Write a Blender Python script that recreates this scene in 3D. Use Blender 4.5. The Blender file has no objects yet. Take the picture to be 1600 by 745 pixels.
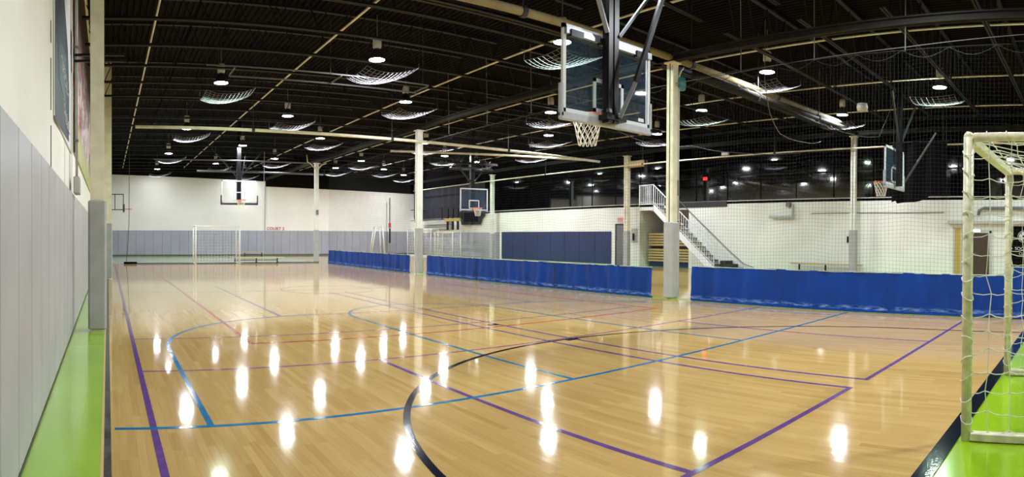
import bpy, math, random
from mathutils import Vector, Matrix
random.seed(7)
PI = math.pi
C = bpy.context.scene.collection
sc = bpy.context.scene

# ------------------------------------------------------------------ camera: a stitched panorama, cylindrical projection
F_, XV, CY, PITCH, ROLL = 977.370, 168.263, 377.811, -0.0075952, -0.0050527   # pixels of the 1600x745 frame
EYE = 1.38
cam = bpy.data.cameras.new('camera'); cam_o = bpy.data.objects.new('camera', cam); C.objects.link(cam_o)
cam.type = 'PANO'; cam.panorama_type = 'CENTRAL_CYLINDRICAL'
cam.central_cylindrical_range_u_min = -800 / F_
cam.central_cylindrical_range_u_max = 800 / F_
cam.central_cylindrical_range_v_min = -(745 - CY) / F_
cam.central_cylindrical_range_v_max = CY / F_
cam.central_cylindrical_radius = 1.0
cam.clip_start = 0.05; cam.clip_end = 200
_c, _s = math.cos(ROLL), math.sin(ROLL); R1 = Matrix(((_c, 0, _s), (0, 1, 0), (-_s, 0, _c)))
_c, _s = math.cos(PITCH), math.sin(PITCH); R2 = Matrix(((1, 0, 0), (0, _c, -_s), (0, _s, _c)))
_y = (800 - XV) / F_; _c, _s = math.cos(_y), math.sin(_y); R3 = Matrix(((_c, _s, 0), (-_s, _c, 0), (0, 0, 1)))
B = Matrix(((1, 0, 0), (0, 0, -1), (0, 1, 0)))
cam_o.matrix_world = Matrix.Translation((0, 0, EYE)) @ (R3 @ R2 @ R1 @ B).to_4x4()
sc.camera = cam_o

# ------------------------------------------------------------------ world, exposure
w = bpy.data.worlds.new('world'); sc.world = w; w.use_nodes = True
w.node_tree.nodes['Background'].inputs[0].default_value = (0.02, 0.022, 0.025, 1)
w.node_tree.nodes['Background'].inputs[1].default_value = 0.2
sc.view_settings.view_transform = 'Standard'; sc.view_settings.look = 'None'
sc.view_settings.gamma = 1; sc.view_settings.exposure = 0.28
LAMP = 560.0      # radiance of a lamp lens

# ------------------------------------------------------------------ materials
def s2l(c):
    return tuple(((x / 255 + 0.055) / 1.055) ** 2.4 if x > 10 else x / 255 / 12.92 for x in c)
def mat(name, rgb, rough=0.5, metal=0.0, var=0.0, vscale=3.0, bump=0.0, bscale=20.0, coat=0.0, rgb2=None, stretch=None, spec=None):
    m = bpy.data.materials.new(name); m.use_nodes = True
    nt = m.node_tree; b = nt.nodes['Principled BSDF']
    col = (*s2l(rgb), 1)
    b.inputs['Base Color'].default_value = col
    b.inputs['Roughness'].default_value = rough; b.inputs['Metallic'].default_value = metal
    if coat: b.inputs['Coat Weight'].default_value = coat; b.inputs['Coat Roughness'].default_value = 0.1
    if spec is not None: b.inputs['Specular IOR Level'].default_value = spec
    if var or bump:
        g = nt.nodes.new('ShaderNodeNewGeometry')
        vec = g.outputs['Position']
        if stretch:
            mp = nt.nodes.new('ShaderNodeMapping'); mp.inputs['Scale'].default_value = stretch
            nt.links.new(vec, mp.inputs[0]); vec = mp.outputs[0]
    if var:
        n = nt.nodes.new('ShaderNodeTexNoise'); n.inputs['Scale'].default_value = vscale; n.inputs['Detail'].default_value = 5
        nt.links.new(vec, n.inputs['Vector'])
        mx = nt.nodes.new('ShaderNodeMix'); mx.data_type = 'RGBA'
        a = rgb2 if rgb2 else tuple(max(0, x * (1 - var)) for x in rgb)
        mx.inputs[6].default_value = (*s2l(a), 1); mx.inputs[7].default_value = col
        r = nt.nodes.new('ShaderNodeMapRange'); r.inputs[1].default_value = 0.35; r.inputs[2].default_value = 0.65
        nt.links.new(n.outputs[0], r.inputs[0]); nt.links.new(r.outputs[0], mx.inputs[0]); nt.links.new(mx.outputs[2], b.inputs['Base Color'])
    if bump:
        n2 = nt.nodes.new('ShaderNodeTexNoise'); n2.inputs['Scale'].default_value = bscale; n2.inputs['Detail'].default_value = 3
        nt.links.new(vec, n2.inputs['Vector'])
        bp = nt.nodes.new('ShaderNodeBump'); bp.inputs['Strength'].default_value = bump; bp.inputs['Distance'].default_value = 0.01
        nt.links.new(n2.outputs[0], bp.inputs['Height']); nt.links.new(bp.outputs[0], b.inputs['Normal'])
    return m
def emat(name, rgb, s, lin=False):
    m = bpy.data.materials.new(name); m.use_nodes = True; nt = m.node_tree
    nt.nodes.clear(); o = nt.nodes.new('ShaderNodeOutputMaterial'); e = nt.nodes.new('ShaderNodeEmission')
    e.inputs[0].default_value = (*(rgb if lin else s2l(rgb)), 1); e.inputs[1].default_value = s
    nt.links.new(e.outputs[0], o.inputs[0]); return m

M = {}
M['wall'] = mat('white_wall', (242, 240, 232), 0.6, var=0.05, vscale=0.6, bump=0.15, bscale=6)
M['wall_back'] = mat('white_back_wall', (247, 245, 240), 0.6, var=0.04, vscale=0.4)
M['black'] = mat('black_paint', (12, 11, 11), 0.8, var=0.3, vscale=2, spec=.15)
M['deck'] = mat('dark_deck', (20, 18, 16), 0.8, var=0.35, vscale=1.5, spec=.08)
M['joist'] = mat('dark_steel', (15, 14, 14), 0.6, var=0.2, vscale=5, spec=.25)
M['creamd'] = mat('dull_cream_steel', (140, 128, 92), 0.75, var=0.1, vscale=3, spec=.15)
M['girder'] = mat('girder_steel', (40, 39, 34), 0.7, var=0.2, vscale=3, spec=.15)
M['cream'] = mat('cream_steel', (234, 228, 202), 0.45, var=0.08, vscale=4)
M['colwhite'] = mat('white_steel', (232, 234, 226), 0.45, var=0.06, vscale=3)
M['pad'] = mat('grey_vinyl', (176, 174, 177), 0.42, var=0.05, vscale=1.5, bump=0.12, bscale=7)
M['padback'] = mat('grey_blue_vinyl', (170, 172, 186), 0.45, var=0.06, vscale=0.8)
M['padcol'] = mat('column_vinyl', (172, 174, 174), 0.42, var=0.06, vscale=4, bump=0.35, bscale=5)
M['navy'] = mat('navy_vinyl', (32, 52, 98), 0.4, var=0.1, vscale=1)
M['green'] = mat('green_floor', (148, 192, 24), 0.16, var=0.05, vscale=1.2, coat=0.3)
M['darkedge'] = mat('dark_edge', (38, 40, 42), 0.2, spec=.3, var=0.5, vscale=9, rgb2=(78, 80, 80), stretch=(1, 0.4, 1))
M['blackline'] = mat('black_line_paint', (24, 30, 44), 0.085, spec=.4, bump=.05, bscale=40, var=0.25, vscale=12)
M['purple'] = mat('purple_line_paint', (108, 78, 144), 0.085, spec=.4, bump=.05, bscale=40, var=0.1, vscale=8)
M['blue'] = mat('blue_line_paint', (12, 118, 172), 0.085, spec=.4, bump=.05, bscale=40, var=0.1, vscale=8)
M['teal'] = mat('teal_line_paint', (40, 122, 160), 0.085, spec=.4, bump=.05, bscale=40, var=0.1, vscale=8)
M['red'] = mat('red_line_paint', (186, 62, 62), 0.085, spec=.4, bump=.05, bscale=40, var=0.1, vscale=8)
M['rose'] = mat('rose_line_paint', (146, 92, 132), 0.085, spec=.4, bump=.05, bscale=40, var=0.1, vscale=8)
M['woodedge'] = mat('wood_edge', (200, 176, 110), 0.35)
M['baseb'] = mat('dark_baseboard', (70, 54, 40), 0.5)
M['steelblk'] = mat('black_gloss_steel', (10, 11, 13), 0.32, spec=.3)
M['steelsil'] = mat('brushed_steel', (150, 154, 160), 0.35, metal=0.8)
M['frame'] = mat('board_frame', (214, 218, 224), 0.35)
M['bpad'] = mat('board_padding', (178, 180, 188), 0.5, var=0.06, vscale=9)
M['bpadblk'] = mat('dark_board_padding', (52, 52, 54), 0.5)
M['orange'] = mat('rim_orange', (222, 98, 48), 0.4)
M['cord'] = mat('white_cord', (228, 224, 210), 0.8)
M['goalcord'] = mat('goal_cord', (232, 232, 222), 0.8)
M['goal'] = mat('goal_paint', (232, 228, 196), 0.4, var=0.14, vscale=14)
M['goalw'] = mat('white_goal_paint', (226, 232, 226), 0.4)
M['netblk'] = mat('black_net', (30, 34, 34), 0.8)
M['vinyl'] = None
M['tan'] = mat('bench_wood', (212, 186, 134), 0.45, var=0.12, vscale=6, stretch=(6, .6, 6))
M['grey'] = mat('grey_metal', (120, 122, 124), 0.4, metal=0.3)
M['lgrey'] = mat('light_grey_metal', (186, 188, 184), 0.45)
M['dgrey'] = mat('dark_grey', (40, 40, 42), 0.5)
M['cable'] = mat('cable_grey', (96, 98, 98), 0.6)
M['darkbase'] = mat('dull_green_base', (86, 104, 78), 0.4)
M['backfloor'] = mat('pale_painted_floor', (176, 186, 150), 0.12, var=0.05, vscale=1)
M['cloth'] = mat('black_cloth', (9, 9, 11), 0.95, spec=.1)
M['drape'] = mat('navy_black_drape', (34, 36, 52), 0.8, var=0.2, vscale=2)
M['brown'] = mat('brown_door', (66, 50, 40), 0.5)
M['yellow'] = mat('yellow_pad_and_doorlight', (186, 160, 84), 0.6)
M['redp'] = mat('red_paint', (196, 56, 60), 0.6)
M['whitep'] = mat('white_print', (222, 226, 230), 0.6)
M['bluegrey'] = mat('blue_banner', (40, 50, 82), 0.55, var=0.35, vscale=1.6, rgb2=(22, 28, 50))
M['tealban'] = mat('teal_banner', (52, 82, 100), 0.55, var=0.2, vscale=2)
M['litnet'] = mat('lit_net_cord', (120, 120, 126), 0.7)

def glass(name, rgb, alpha_mix, rough=0.02, haze=0.05):
    m = bpy.data.materials.new(name); m.use_nodes = True; nt = m.node_tree; nt.nodes.clear()
    o = nt.nodes.new('ShaderNodeOutputMaterial'); t = nt.nodes.new('ShaderNodeBsdfTransparent'); t.inputs[0].default_value = (*rgb, 1)
    g = nt.nodes.new('ShaderNodeBsdfGlossy'); g.inputs[1].default_value = rough
    mx = nt.nodes.new('ShaderNodeMixShader'); lw = nt.nodes.new('ShaderNodeLayerWeight'); lw.inputs[0].default_value = .5
    fr = nt.nodes.new('ShaderNodeMath'); fr.operation = 'POWER'; fr.inputs[1].default_value = 5; nt.links.new(lw.outputs['Facing'], fr.inputs[0])
    ad = nt.nodes.new('ShaderNodeMath'); ad.operation = 'ADD'; ad.inputs[1].default_value = alpha_mix; ad.use_clamp = True
    nt.links.new(fr.outputs[0], ad.inputs[0]); nt.links.new(ad.outputs[0], mx.inputs[0])
    df = nt.nodes.new('ShaderNodeBsdfDiffuse'); df.inputs[0].default_value = (.3, .5, .78, 1)
    m0 = nt.nodes.new('ShaderNodeMixShader'); m0.inputs[0].default_value = haze
    nt.links.new(t.outputs[0], m0.inputs[1]); nt.links.new(df.outputs[0], m0.inputs[2])
    nt.links.new(m0.outputs[0], mx.inputs[1]); nt.links.new(g.outputs[0], mx.inputs[2]); nt.links.new(mx.outputs[0], o.inputs[0])
    return m
M['glass'] = glass('backboard_glass', (0.90, 0.95, 0.97), 0.05, haze=0.04)
M['glassclear'] = glass('clear_glass', (0.97, 0.985, 0.985), 0.0, haze=0.0)
M['darkglass'] = mat('dark_viewing_glass', (10, 14, 20), 0.05, spec=1.0)
M['darkglass'].node_tree.nodes['Principled BSDF'].inputs['IOR'].default_value = 1.6

def wood_mat(use_attr):
    m = bpy.data.materials.new('maple_boards' if use_attr else 'maple_floor'); m.use_nodes = True; nt = m.node_tree
    b = nt.nodes['Principled BSDF']; L = nt.links
    g = nt.nodes.new('ShaderNodeNewGeometry')
    mp = nt.nodes.new('ShaderNodeMapping'); mp.inputs['Scale'].default_value = (60, 2.2, 1); L.new(g.outputs['Position'], mp.inputs[0])
    n = nt.nodes.new('ShaderNodeTexNoise'); n.inputs['Scale'].default_value = 1.0; n.inputs['Detail'].default_value = 6; L.new(mp.outputs[0], n.inputs['Vector'])
    n3 = nt.nodes.new('ShaderNodeTexNoise'); n3.inputs['Scale'].default_value = 0.35; L.new(g.outputs['Position'], n3.inputs['Vector'])
    cr = nt.nodes.new('ShaderNodeValToRGB')
    cr.color_ramp.elements[0].color = (*s2l((170, 134, 74)), 1); cr.color_ramp.elements[1].color = (*s2l((218, 186, 122)), 1)
    if use_attr:
        a = nt.nodes.new('ShaderNodeAttribute'); a.attribute_name = 'tint'; src = a.outputs['Fac']
    else:
        br = nt.nodes.new('ShaderNodeTexBrick'); br.inputs['Color1'].default_value = (0.1, 0.1, 0.1, 1); br.inputs['Color2'].default_value = (0.9, 0.9, 0.9, 1)
        br.inputs['Mortar'].default_value = (.4, .4, .4, 1)
        br.inputs['Scale'].default_value = 1; br.inputs['Brick Width'].default_value = 0.8; br.inputs['Row Height'].default_value = 0.057; br.inputs['Mortar Size'].default_value = 0.0006
        rt = nt.nodes.new('ShaderNodeMapping'); rt.inputs['Rotation'].default_value = (0, 0, PI / 2); L.new(g.outputs['Position'], rt.inputs[0]); L.new(rt.outputs[0], br.inputs['Vector'])
        src = br.outputs['Color']
    ma = nt.nodes.new('ShaderNodeMath'); ma.operation = 'MULTIPLY_ADD'; ma.inputs[1].default_value = 0.42; L.new(src, ma.inputs[0])
    mb = nt.nodes.new('ShaderNodeMath'); mb.operation = 'MULTIPLY'; mb.inputs[1].default_value = 0.55; L.new(n.outputs[0], mb.inputs[0]); L.new(mb.outputs[0], ma.inputs[2])
    L.new(ma.outputs[0], cr.inputs[0]); L.new(cr.outputs[0], b.inputs['Base Color'])
    b.inputs['Roughness'].default_value = 0.07; b.inputs['Specular IOR Level'].default_value = 0.45
    b.inputs['IOR'].default_value = 1.52
    mp2 = nt.nodes.new('ShaderNodeMapping'); mp2.inputs['Scale'].default_value = (9, 1.2, 1); L.new(g.outputs['Position'], mp2.inputs[0])
    n2 = nt.nodes.new('ShaderNodeTexNoise'); n2.inputs['Scale'].default_value = 1; n2.inputs['Detail'].default_value = 3; L.new(mp2.outputs[0], n2.inputs['Vector'])
    bp = nt.nodes.new('ShaderNodeBump'); bp.inputs['Strength'].default_value = 0.06; bp.inputs['Distance'].default_value = 0.004
    L.new(n2.outputs[0], bp.inputs['Height']); L.new(bp.outputs[0], b.inputs['Normal'])
    return m
M['boards'] = wood_mat(True); M['floorwood'] = wood_mat(False)

def vinyl_mat():
    m = mat('blue_vinyl', (0, 58, 146), 0.4, spec=.3, var=0.12, vscale=1.5, bump=0.35, bscale=4)
    nt = m.node_tree; b = nt.nodes['Principled BSDF']; L = nt.links
    old = b.inputs['Base Color'].links[0].from_socket
    g = nt.nodes.new('ShaderNodeNewGeometry'); sp = nt.nodes.new('ShaderNodeSeparateXYZ'); L.new(g.outputs['Position'], sp.inputs[0])
    # scuffs worn along the bottom of the sheet
    r = nt.nodes.new('ShaderNodeMapRange'); r.inputs[1].default_value = 0.14; r.inputs[2].default_value = 0.09; L.new(sp.outputs[2], r.inputs[0])
    r2 = nt.nodes.new('ShaderNodeMapRange'); r2.inputs[1].default_value = 0.045; r2.inputs[2].default_value = 0.06; L.new(sp.outputs[2], r2.inputs[0])
    mp = nt.nodes.new('ShaderNodeMapping'); mp.inputs['Scale'].default_value = (1, 3, 14); L.new(g.outputs['Position'], mp.inputs[0])
    n = nt.nodes.new('ShaderNodeTexNoise'); n.inputs['Scale'].default_value = 2.2; n.inputs['Detail'].default_value = 6; L.new(mp.outputs[0], n.inputs['Vector'])
    rr = nt.nodes.new('ShaderNodeMapRange'); rr.inputs[1].default_value = 0.42; rr.inputs[2].default_value = 0.66; rr.inputs[4].default_value = 0.75; L.new(n.outputs[0], rr.inputs[0])
    m1 = nt.nodes.new('ShaderNodeMath'); m1.operation = 'MULTIPLY'; L.new(r.outputs[0], m1.inputs[0]); L.new(r2.outputs[0], m1.inputs[1])
    m2 = nt.nodes.new('ShaderNodeMath'); m2.operation = 'MULTIPLY'; L.new(m1.outputs[0], m2.inputs[0]); L.new(rr.outputs[0], m2.inputs[1])
    mx = nt.nodes.new('ShaderNodeMix'); mx.data_type = 'RGBA'; L.new(m2.outputs[0], mx.inputs[0]); L.new(old, mx.inputs[6]); mx.inputs[7].default_value = (*s2l((130, 160, 220)), 1)
    L.new(mx.outputs[2], b.inputs['Base Color'])
    return m
M['vinyl'] = vinyl_mat()

def cmu_mat():
    m = mat('painted_block', (241, 243, 237), 0.6, var=0.05, vscale=0.8)
    nt = m.node_tree; b = nt.nodes['Principled BSDF']; L = nt.links
    g = nt.nodes.new('ShaderNodeNewGeometry'); sp = nt.nodes.new('ShaderNodeSeparateXYZ'); L.new(g.outputs['Position'], sp.inputs[0])
    cb = nt.nodes.new('ShaderNodeCombineXYZ'); L.new(sp.outputs[1], cb.inputs[0]); L.new(sp.outputs[2], cb.inputs[1])
    br = nt.nodes.new('ShaderNodeTexBrick'); br.inputs['Scale'].default_value = 1; br.inputs['Brick Width'].default_value = 0.4; br.inputs['Row Height'].default_value = 0.2; br.inputs['Mortar Size'].default_value = 0.008
    L.new(cb.outputs[0], br.inputs['Vector'])
    bp = nt.nodes.new('ShaderNodeBump'); bp.invert = True; bp.inputs['Strength'].default_value = 0.6; bp.inputs['Distance'].default_value = 0.006
    L.new(br.outputs['Fac'], bp.inputs['Height']); L.new(bp.outputs[0], b.inputs['Normal'])
    return m
M['cmu'] = cmu_mat()

# ------------------------------------------------------------------ mesh builder
class MB:
    def __init__(s): s.v = []; s.f = []; s.smooth = False
    def quad(s, a, b, c, d):
        n = len(s.v); s.v += [tuple(a), tuple(b), tuple(c), tuple(d)]; s.f.append((n, n + 1, n + 2, n + 3)); return s
    def poly(s, pts):
        n = len(s.v); s.v += [tuple(p) for p in pts]; s.f.append(tuple(range(n, n + len(pts)))); return s
    def box(s, x0, x1, y0, y1, z0, z1, rot=None, at=None):
        n = len(s.v)
        pts = [(x, y, z) for x in (x0, x1) for y in (y0, y1) for z in (z0, z1)]
        if rot is not None: pts = [tuple(rot @ Vector(p) + Vector(at or (0, 0, 0))) for p in pts]
        s.v += pts
        for f in ((0, 1, 3, 2), (4, 6, 7, 5), (0, 4, 5, 1), (2, 3, 7, 6), (0, 2, 6, 4), (1, 5, 7, 3)): s.f.append(tuple(n + i for i in f))
        return s
    def cbox(s, x0, x1, y0, y1, z0, z1, c=0.02):      # box with chamfered vertical and horizontal edges
        def ring(x0, x1, y0, y1, z):
            return [(x0 + c, y0, z), (x1 - c, y0, z), (x1, y0 + c, z), (x1, y1 - c, z), (x1 - c, y1, z), (x0 + c, y1, z), (x0, y1 - c, z), (x0, y0 + c, z)]
        n = len(s.v)
        k = c * 0.6
        rs = [ring(x0 + k, x1 - k, y0 + k, y1 - k, z0), ring(x0, x1, y0, y1, z0 + k), ring(x0, x1, y0, y1, z1 - k), ring(x0 + k, x1 - k, y0 + k, y1 - k, z1)]
        for r in rs: s.v += r
        for j in range(3):
            for i in range(8): s.f.append((n + j * 8 + i, n + j * 8 + (i + 1) % 8, n + (j + 1) * 8 + (i + 1) % 8, n + (j + 1) * 8 + i))
        s.f.append(tuple(n + i for i in reversed(range(8)))); s.f.append(tuple(n + 24 + i for i in range(8)))
        return s
    def tube(s, pts, r, k=6, closed=False, caps=True):
        pts = [Vector(p) for p in pts]; m = len(pts); n = len(s.v)
        up = None
        for i, p in enumerate(pts):
            if closed: d = pts[(i + 1) % m] - pts[i - 1]
            else: d = pts[min(i + 1, m - 1)] - pts[max(i - 1, 0)]
            if d.length < 1e-9: d = Vector((0, 0, 1))
            d.normalize()
            if up is None:
                up = Vector((0, 0, 1)) if abs(d.z) < 0.9 else Vector((1, 0, 0))
            a = d.cross(up)
            if a.length < 1e-6: a = d.orthogonal()
            a.normalize(); bb = d.cross(a).normalized(); up = -bb if False else (a.cross(d)).normalized()
            rr = r[i] if isinstance(r, (list, tuple)) else r
            for j in range(k):
                t = 2 * PI * j / k + PI / k
                s.v.append(tuple(p + a * (rr * math.cos(t)) + up * (rr * math.sin(t))))
        for i in range(m if closed else m - 1):
            for j in range(k):
                a0 = n + i * k + j; a1 = n + i * k + (j + 1) % k; b0 = n + ((i + 1) % m) * k + j; b1 = n + ((i + 1) % m) * k + (j + 1) % k
                s.f.append((a0, a1, b1, b0))
        if caps and not closed and k > 3:
            s.f.append(tuple(n + j for j in reversed(range(k)))); s.f.append(tuple(n + (m - 1) * k + j for j in range(k)))
        return s
    def bar(s, a, b, w, h=None):      # rectangular bar from a to b
        h = h or w; a = Vector(a); b = Vector(b); d = b - a; L = d.length; d.normalize()
        up = Vector((0, 0, 1)) if abs(d.z) < 0.95 else Vector((0, 1, 0))
        x = d.cross(up).normalized(); z = x.cross(d).normalized()
        R = Matrix((x, d, z)).transposed()
        return s.box(-w / 2, w / 2, 0, L, -h / 2, h / 2, R, a)
    def lathe(s, prof, cx, cy, k=16, z=0):
        n = len(s.v)
        for r, h in prof:
            for j in range(k):
                t = 2 * PI * j / k; s.v.append((cx + r * math.cos(t), cy + r * math.sin(t), z + h))
        for i in range(len(prof) - 1):
            for j in range(k):
                s.f.append((n + i * k + j, n + i * k + (j + 1) % k, n + (i + 1) * k + (j + 1) % k, n + (i + 1) * k + j))
        return s
    def mesh(s, name, m, smooth=False):
        me = bpy.data.meshes.new(name); me.from_pydata(s.v, [], s.f)
        if smooth:
            for p in me.polygons: p.use_smooth = True
        if m is not None: me.materials.append(m)
        me.update(); return me
    def build(s, name, m, parent=None, smooth=False):
        o = bpy.data.objects.new(name, s.mesh(name, m, smooth)); C.objects.link(o)
        if parent is not None: o.parent = parent
        return o

def tag(o, label=None, cat=None, group=None, kind=None):
    if label: o['label'] = label
    if cat: o['category'] = cat
    if group: o['group'] = group
    if kind: o['kind'] = kind
    return o
def thing(name, label, cat, loc=(0, 0, 0), rz=0, group=None, kind=None):
    o = bpy.data.objects.new(name, None); C.objects.link(o); o.location = loc; o.rotation_euler = (0, 0, rz)
    o.empty_display_size = 0.1
    return tag(o, label, cat, group, kind)
def put(name, mesh, parent, loc=(0, 0, 0), rz=0):
    o = bpy.data.objects.new(name, mesh); C.objects.link(o); o.parent = parent; o.location = loc; o.rotation_euler = (0, 0, rz); return o
def copy_tree(o, parent=None):
    c = o.copy(); C.objects.link(c)
    if parent is not None: c.parent = parent
    for ch in [x for x in o.children]: copy_tree(ch, c)
    return c
def struct(o): o['kind'] = 'structure'; return o

# ------------------------------------------------------------------ floor
XL, XR = -0.02, 10.98          # front court boards
Y0, Y1 = 0.9, 31.0
floor = struct(MB().box(-0.62, 26.2, -4.2, 43.6, -0.12, -0.006).build('floor', M['green']))
tag(floor, 'maple sports floor with coloured court lines and green painted borders')
# green border slabs, flush with the boards
g = MB()
g.box(-0.6, -0.045, -4, 43.4, -0.01, 0.0)
g2 = MB().box(-0.045, XR, Y1, 43.4, -0.01, 0.0)
g.box(-0.045, XR, -4, Y0 - .03, -0.01, 0.0)
g.box(XR, 11.36, -4, 43.4, -0.01, 0.0)
g.box(22.35, 25.5, -4, 43.4, -0.01, 0.0)
g2.build('end_floor', M['backfloor'], floor)['label'] = 'pale glossy floor behind the far end of the court'
g.build('green_border', M['green'], floor)['label'] = 'bright green glossy painted border'
MB().box(11.36, 22.35, -4, 43.4, -0.01, 0.0).build('rear_court_floor', M['floorwood'], floor)
MB().box(-0.045, -0.025, -4, Y1, -0.008, 0.001).build('wood_edging', M['woodedge'], floor)
tag(MB().box(-0.025, 0.022, -4, Y1, -0.008, 0.0012).build('edge_strip', M['darkedge'], floor), 'worn black strip along the left edge')
tag(MB().box(0.022, XR, 0.9, 1.02, -0.008, 0.0014).build('court_line', M['blackline'], floor), 'wide black end line beside the green border')
# maple boards
allb = []
BW = 0.0571
rows = int((XR - 0.022) / BW)
for r in range(rows + 1):
    x0 = 0.022 + r * BW; x1 = min(x0 + BW, XR)
    if x1 - x0 < 0.005: continue
    y = 0.95 - random.random() * 0.0
    first = True
    while y < Y1:
        l = random.uniform(0.35, 1.25) if not first else random.uniform(0.1, 1.0)
        first = False
        ye = min(y + l, Y1)
        tint = min(1, max(0, random.gauss(0.55, 0.22)))
        tx = random.gauss(0, 0.0017); ty = random.gauss(0, 0.0003)
        allb.append((x0, x1, y, ye, tint, tx, ty))
        y = ye
G_ = 0.00025
def board_key(b):
    cx, cy = (b[0] + b[1]) / 2, (b[2] + b[3]) / 2
    az = math.atan2(cx, cy)
    r = math.hypot(cx, cy)
    vis = -0.16 < az < 1.46 and r > 3.4
    return r if vis else 1e6 + r
allb.sort(key=board_key)
def tinted(me, tints):
    at = me.attributes.new('tint', 'FLOAT', 'FACE')
    at.data.foreach_set('value', tints)
def board_z(b, x, y):
    return (x - (b[0] + b[1]) / 2) * b[5] + (y - (b[2] + b[3]) / 2) * b[6] * 0.3
for b in allb[:300]:
    x0, x1, y0, y1 = b[0] + G_, b[1] - G_, b[2] + G_, b[3] - G_
    cx, cy = (x0 + x1) / 2, (y0 + y1) / 2
    m = MB()
    top = [(x0, y0), (x1, y0), (x1, y1), (x0, y1)]
    m.v = [(x - cx, y - cy, board_z(b, x, y)) for x, y in top] + [(x - cx, y - cy, -0.006) for x, y in top]
    m.f = [(0, 1, 2, 3), (4, 5, 1, 0), (5, 6, 2, 1), (6, 7, 3, 2), (7, 4, 0, 3)]
    me = m.mesh('floor_board', M['boards']); tinted(me, [b[4]] * 5)
    put('floor_board', me, floor, (cx, cy, 0))
m = MB(); tints = []
for b in allb[300:]:
    x0, x1, y0, y1 = b[0] + G_, b[1] - G_, b[2] + G_, b[3] - G_
    m.quad((x0, y0, board_z(b, x0, y0)), (x1, y0, board_z(b, x1, y0)), (x1, y1, board_z(b, x1, y1)), (x0, y1, board_z(b, x0, y1)))
    tints.append(b[4])
me = m.mesh('board_field', M['boards']); tinted(me, tints)
o = put('board_field', me, floor); tag(o, 'maple floor boards beyond the nearest ones', kind='stuff')

# court lines
LW = 0.05
def ln(axis, c, a, b, color, label, z=0.0012, wd=LW):
    z0 = 0.0004
    if axis == 'X': o = MB().box(c - wd / 2, c + wd / 2, a, b, z0, z).build('court_line', M[color], floor)
    else: o = MB().box(a, b, c - wd / 2, c + wd / 2, z0, z).build('court_line', M[color], floor)
    o['label'] = label; return o
def arc(cx, cy, R, a0, a1, color, label, z=0.0013, wd=LW, n=48, tail=None):
    m = MB(); pts = []
    for i in range(n + 1):
        t = math.radians(a0 + (a1 - a0) * i / n); pts.append((cx + R * math.cos(t), cy + R * math.sin(t), math.cos(t), math.sin(t)))
    for i in range(n):
        x, y, c_, s_ = pts[i]; x2, y2, c2, s2 = pts[i + 1]
        h = wd / 2
        P = [(x - c_ * h, y - s_ * h), (x + c_ * h, y + s_ * h), (x2 + c2 * h, y2 + s2 * h), (x2 - c2 * h, y2 - s2 * h)]
        k = len(m.v); m.v += [(p[0], p[1], z) for p in P] + [(p[0], p[1], 0.0004) for p in P]
        m.f += [(k, k + 1, k + 2, k + 3), (k + 1, k + 5, k + 6, k + 2), (k, k + 3, k + 7, k + 4)]
    if tail:
        for bx in tail: m.box(*bx, 0.0004, z)
    o = m.build('court_line', M[color], floor); o['label'] = label; return o
ln('X', 0.33, 1.02, 31, 'purple', 'purple side line nearest the left wall', wd=.052)
ln('Y', 6.36, 0.35, 10.97, 'rose', 'thin purple cross line', z=.0011)
ln('Y', 8.38, 0.35, 9.3, 'rose', 'thin purplish red cross line', z=.0011)
ln('X', 2.96, 2.16, 6.36, 'purple', 'purple line joining the two cross lines', z=.0014)
ln('X', 2.95, 10.37, 17, 'purple', 'purple line segment far down the court', z=.0014)
ln('X', 5.40, 2.18, 14.5, 'purple', 'left one of the twin purple lines', z=.0014)
ln('X', 5.78, 2.15, 14.5, 'purple', 'right one of the twin purple lines', z=.0014)
ln('Y', 2.17, 2.72, 5.42, 'purple', 'wide purple base line left of the twin lines', z=.0016)
ln('Y', 2.15, 5.755, 10.97, 'purple', 'wide purple base line right of the twin lines', z=.0016)
ln('X', 8.25, 2.17, 6.36, 'rose', 'thin purple line near the blue curtain', z=.0011)
ln('X', 8.35, 10.36, 16, 'rose', 'thin purple line far along the blue curtain', z=.0011)
ln('Y', 7.82, 1.82, 9.45, 'red', 'red base line', z=.0015)
ln('X', 1.84, 7.82, 30, 'red', 'red side line running to the back wall', z=.0012)
ln('X', 9.42, 7.82, 30, 'red', 'red side line near the curtain', z=.0012)
ln('Y', 4.47, 0.05, 10.97, 'blue', 'long blue base line', z=.0017)
arc(3.58, 7.61, 2.83, 90, 180, 'blue', 'blue penalty area curve on the left', tail=[(0.725, 0.775, 4.47, 7.61)], z=.0018)
arc(7.62, 7.61, 2.83, 0, 90, 'teal', 'blue penalty area curve on the right', tail=[(10.425, 10.475, 4.47, 7.61)], z=.0018)
ln('Y', 10.42, 3.58, 7.62, 'rose', 'thin line closing the penalty area', z=.0011)
arc(5.67, 9.85, 1.54, 0, 180, 'teal', 'teal free throw lane with its round end', tail=[(4.105, 4.155, 4.47, 9.85), (7.185, 7.235, 4.47, 9.85)], z=.0019)
arc(5.57, 2.5, 3.79, 0, 180, 'blackline', 'black three point arc', tail=[(1.755, 1.805, 1.0, 2.5), (9.335, 9.385, 1.0, 2.5)], z=.0021, wd=.056, n=72)
ln('Y', 6.24, 5.62, 5.83, 'blackline', 'short dark dash on top of the black arc', z=.0023, wd=.12)
ln('Y', 8.02, 5.60, 5.80, 'blackline', 'short dark dash on the red line', z=.0023, wd=.12)
arc(5.6, 15.3, 1.2, 0, 360, 'blackline', 'thin dark centre circle', z=.0012, wd=.03)
arc(5.6, 23.5, 2.0, 180, 360, 'teal', 'far teal arc', z=.0012, wd=.04)
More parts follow.
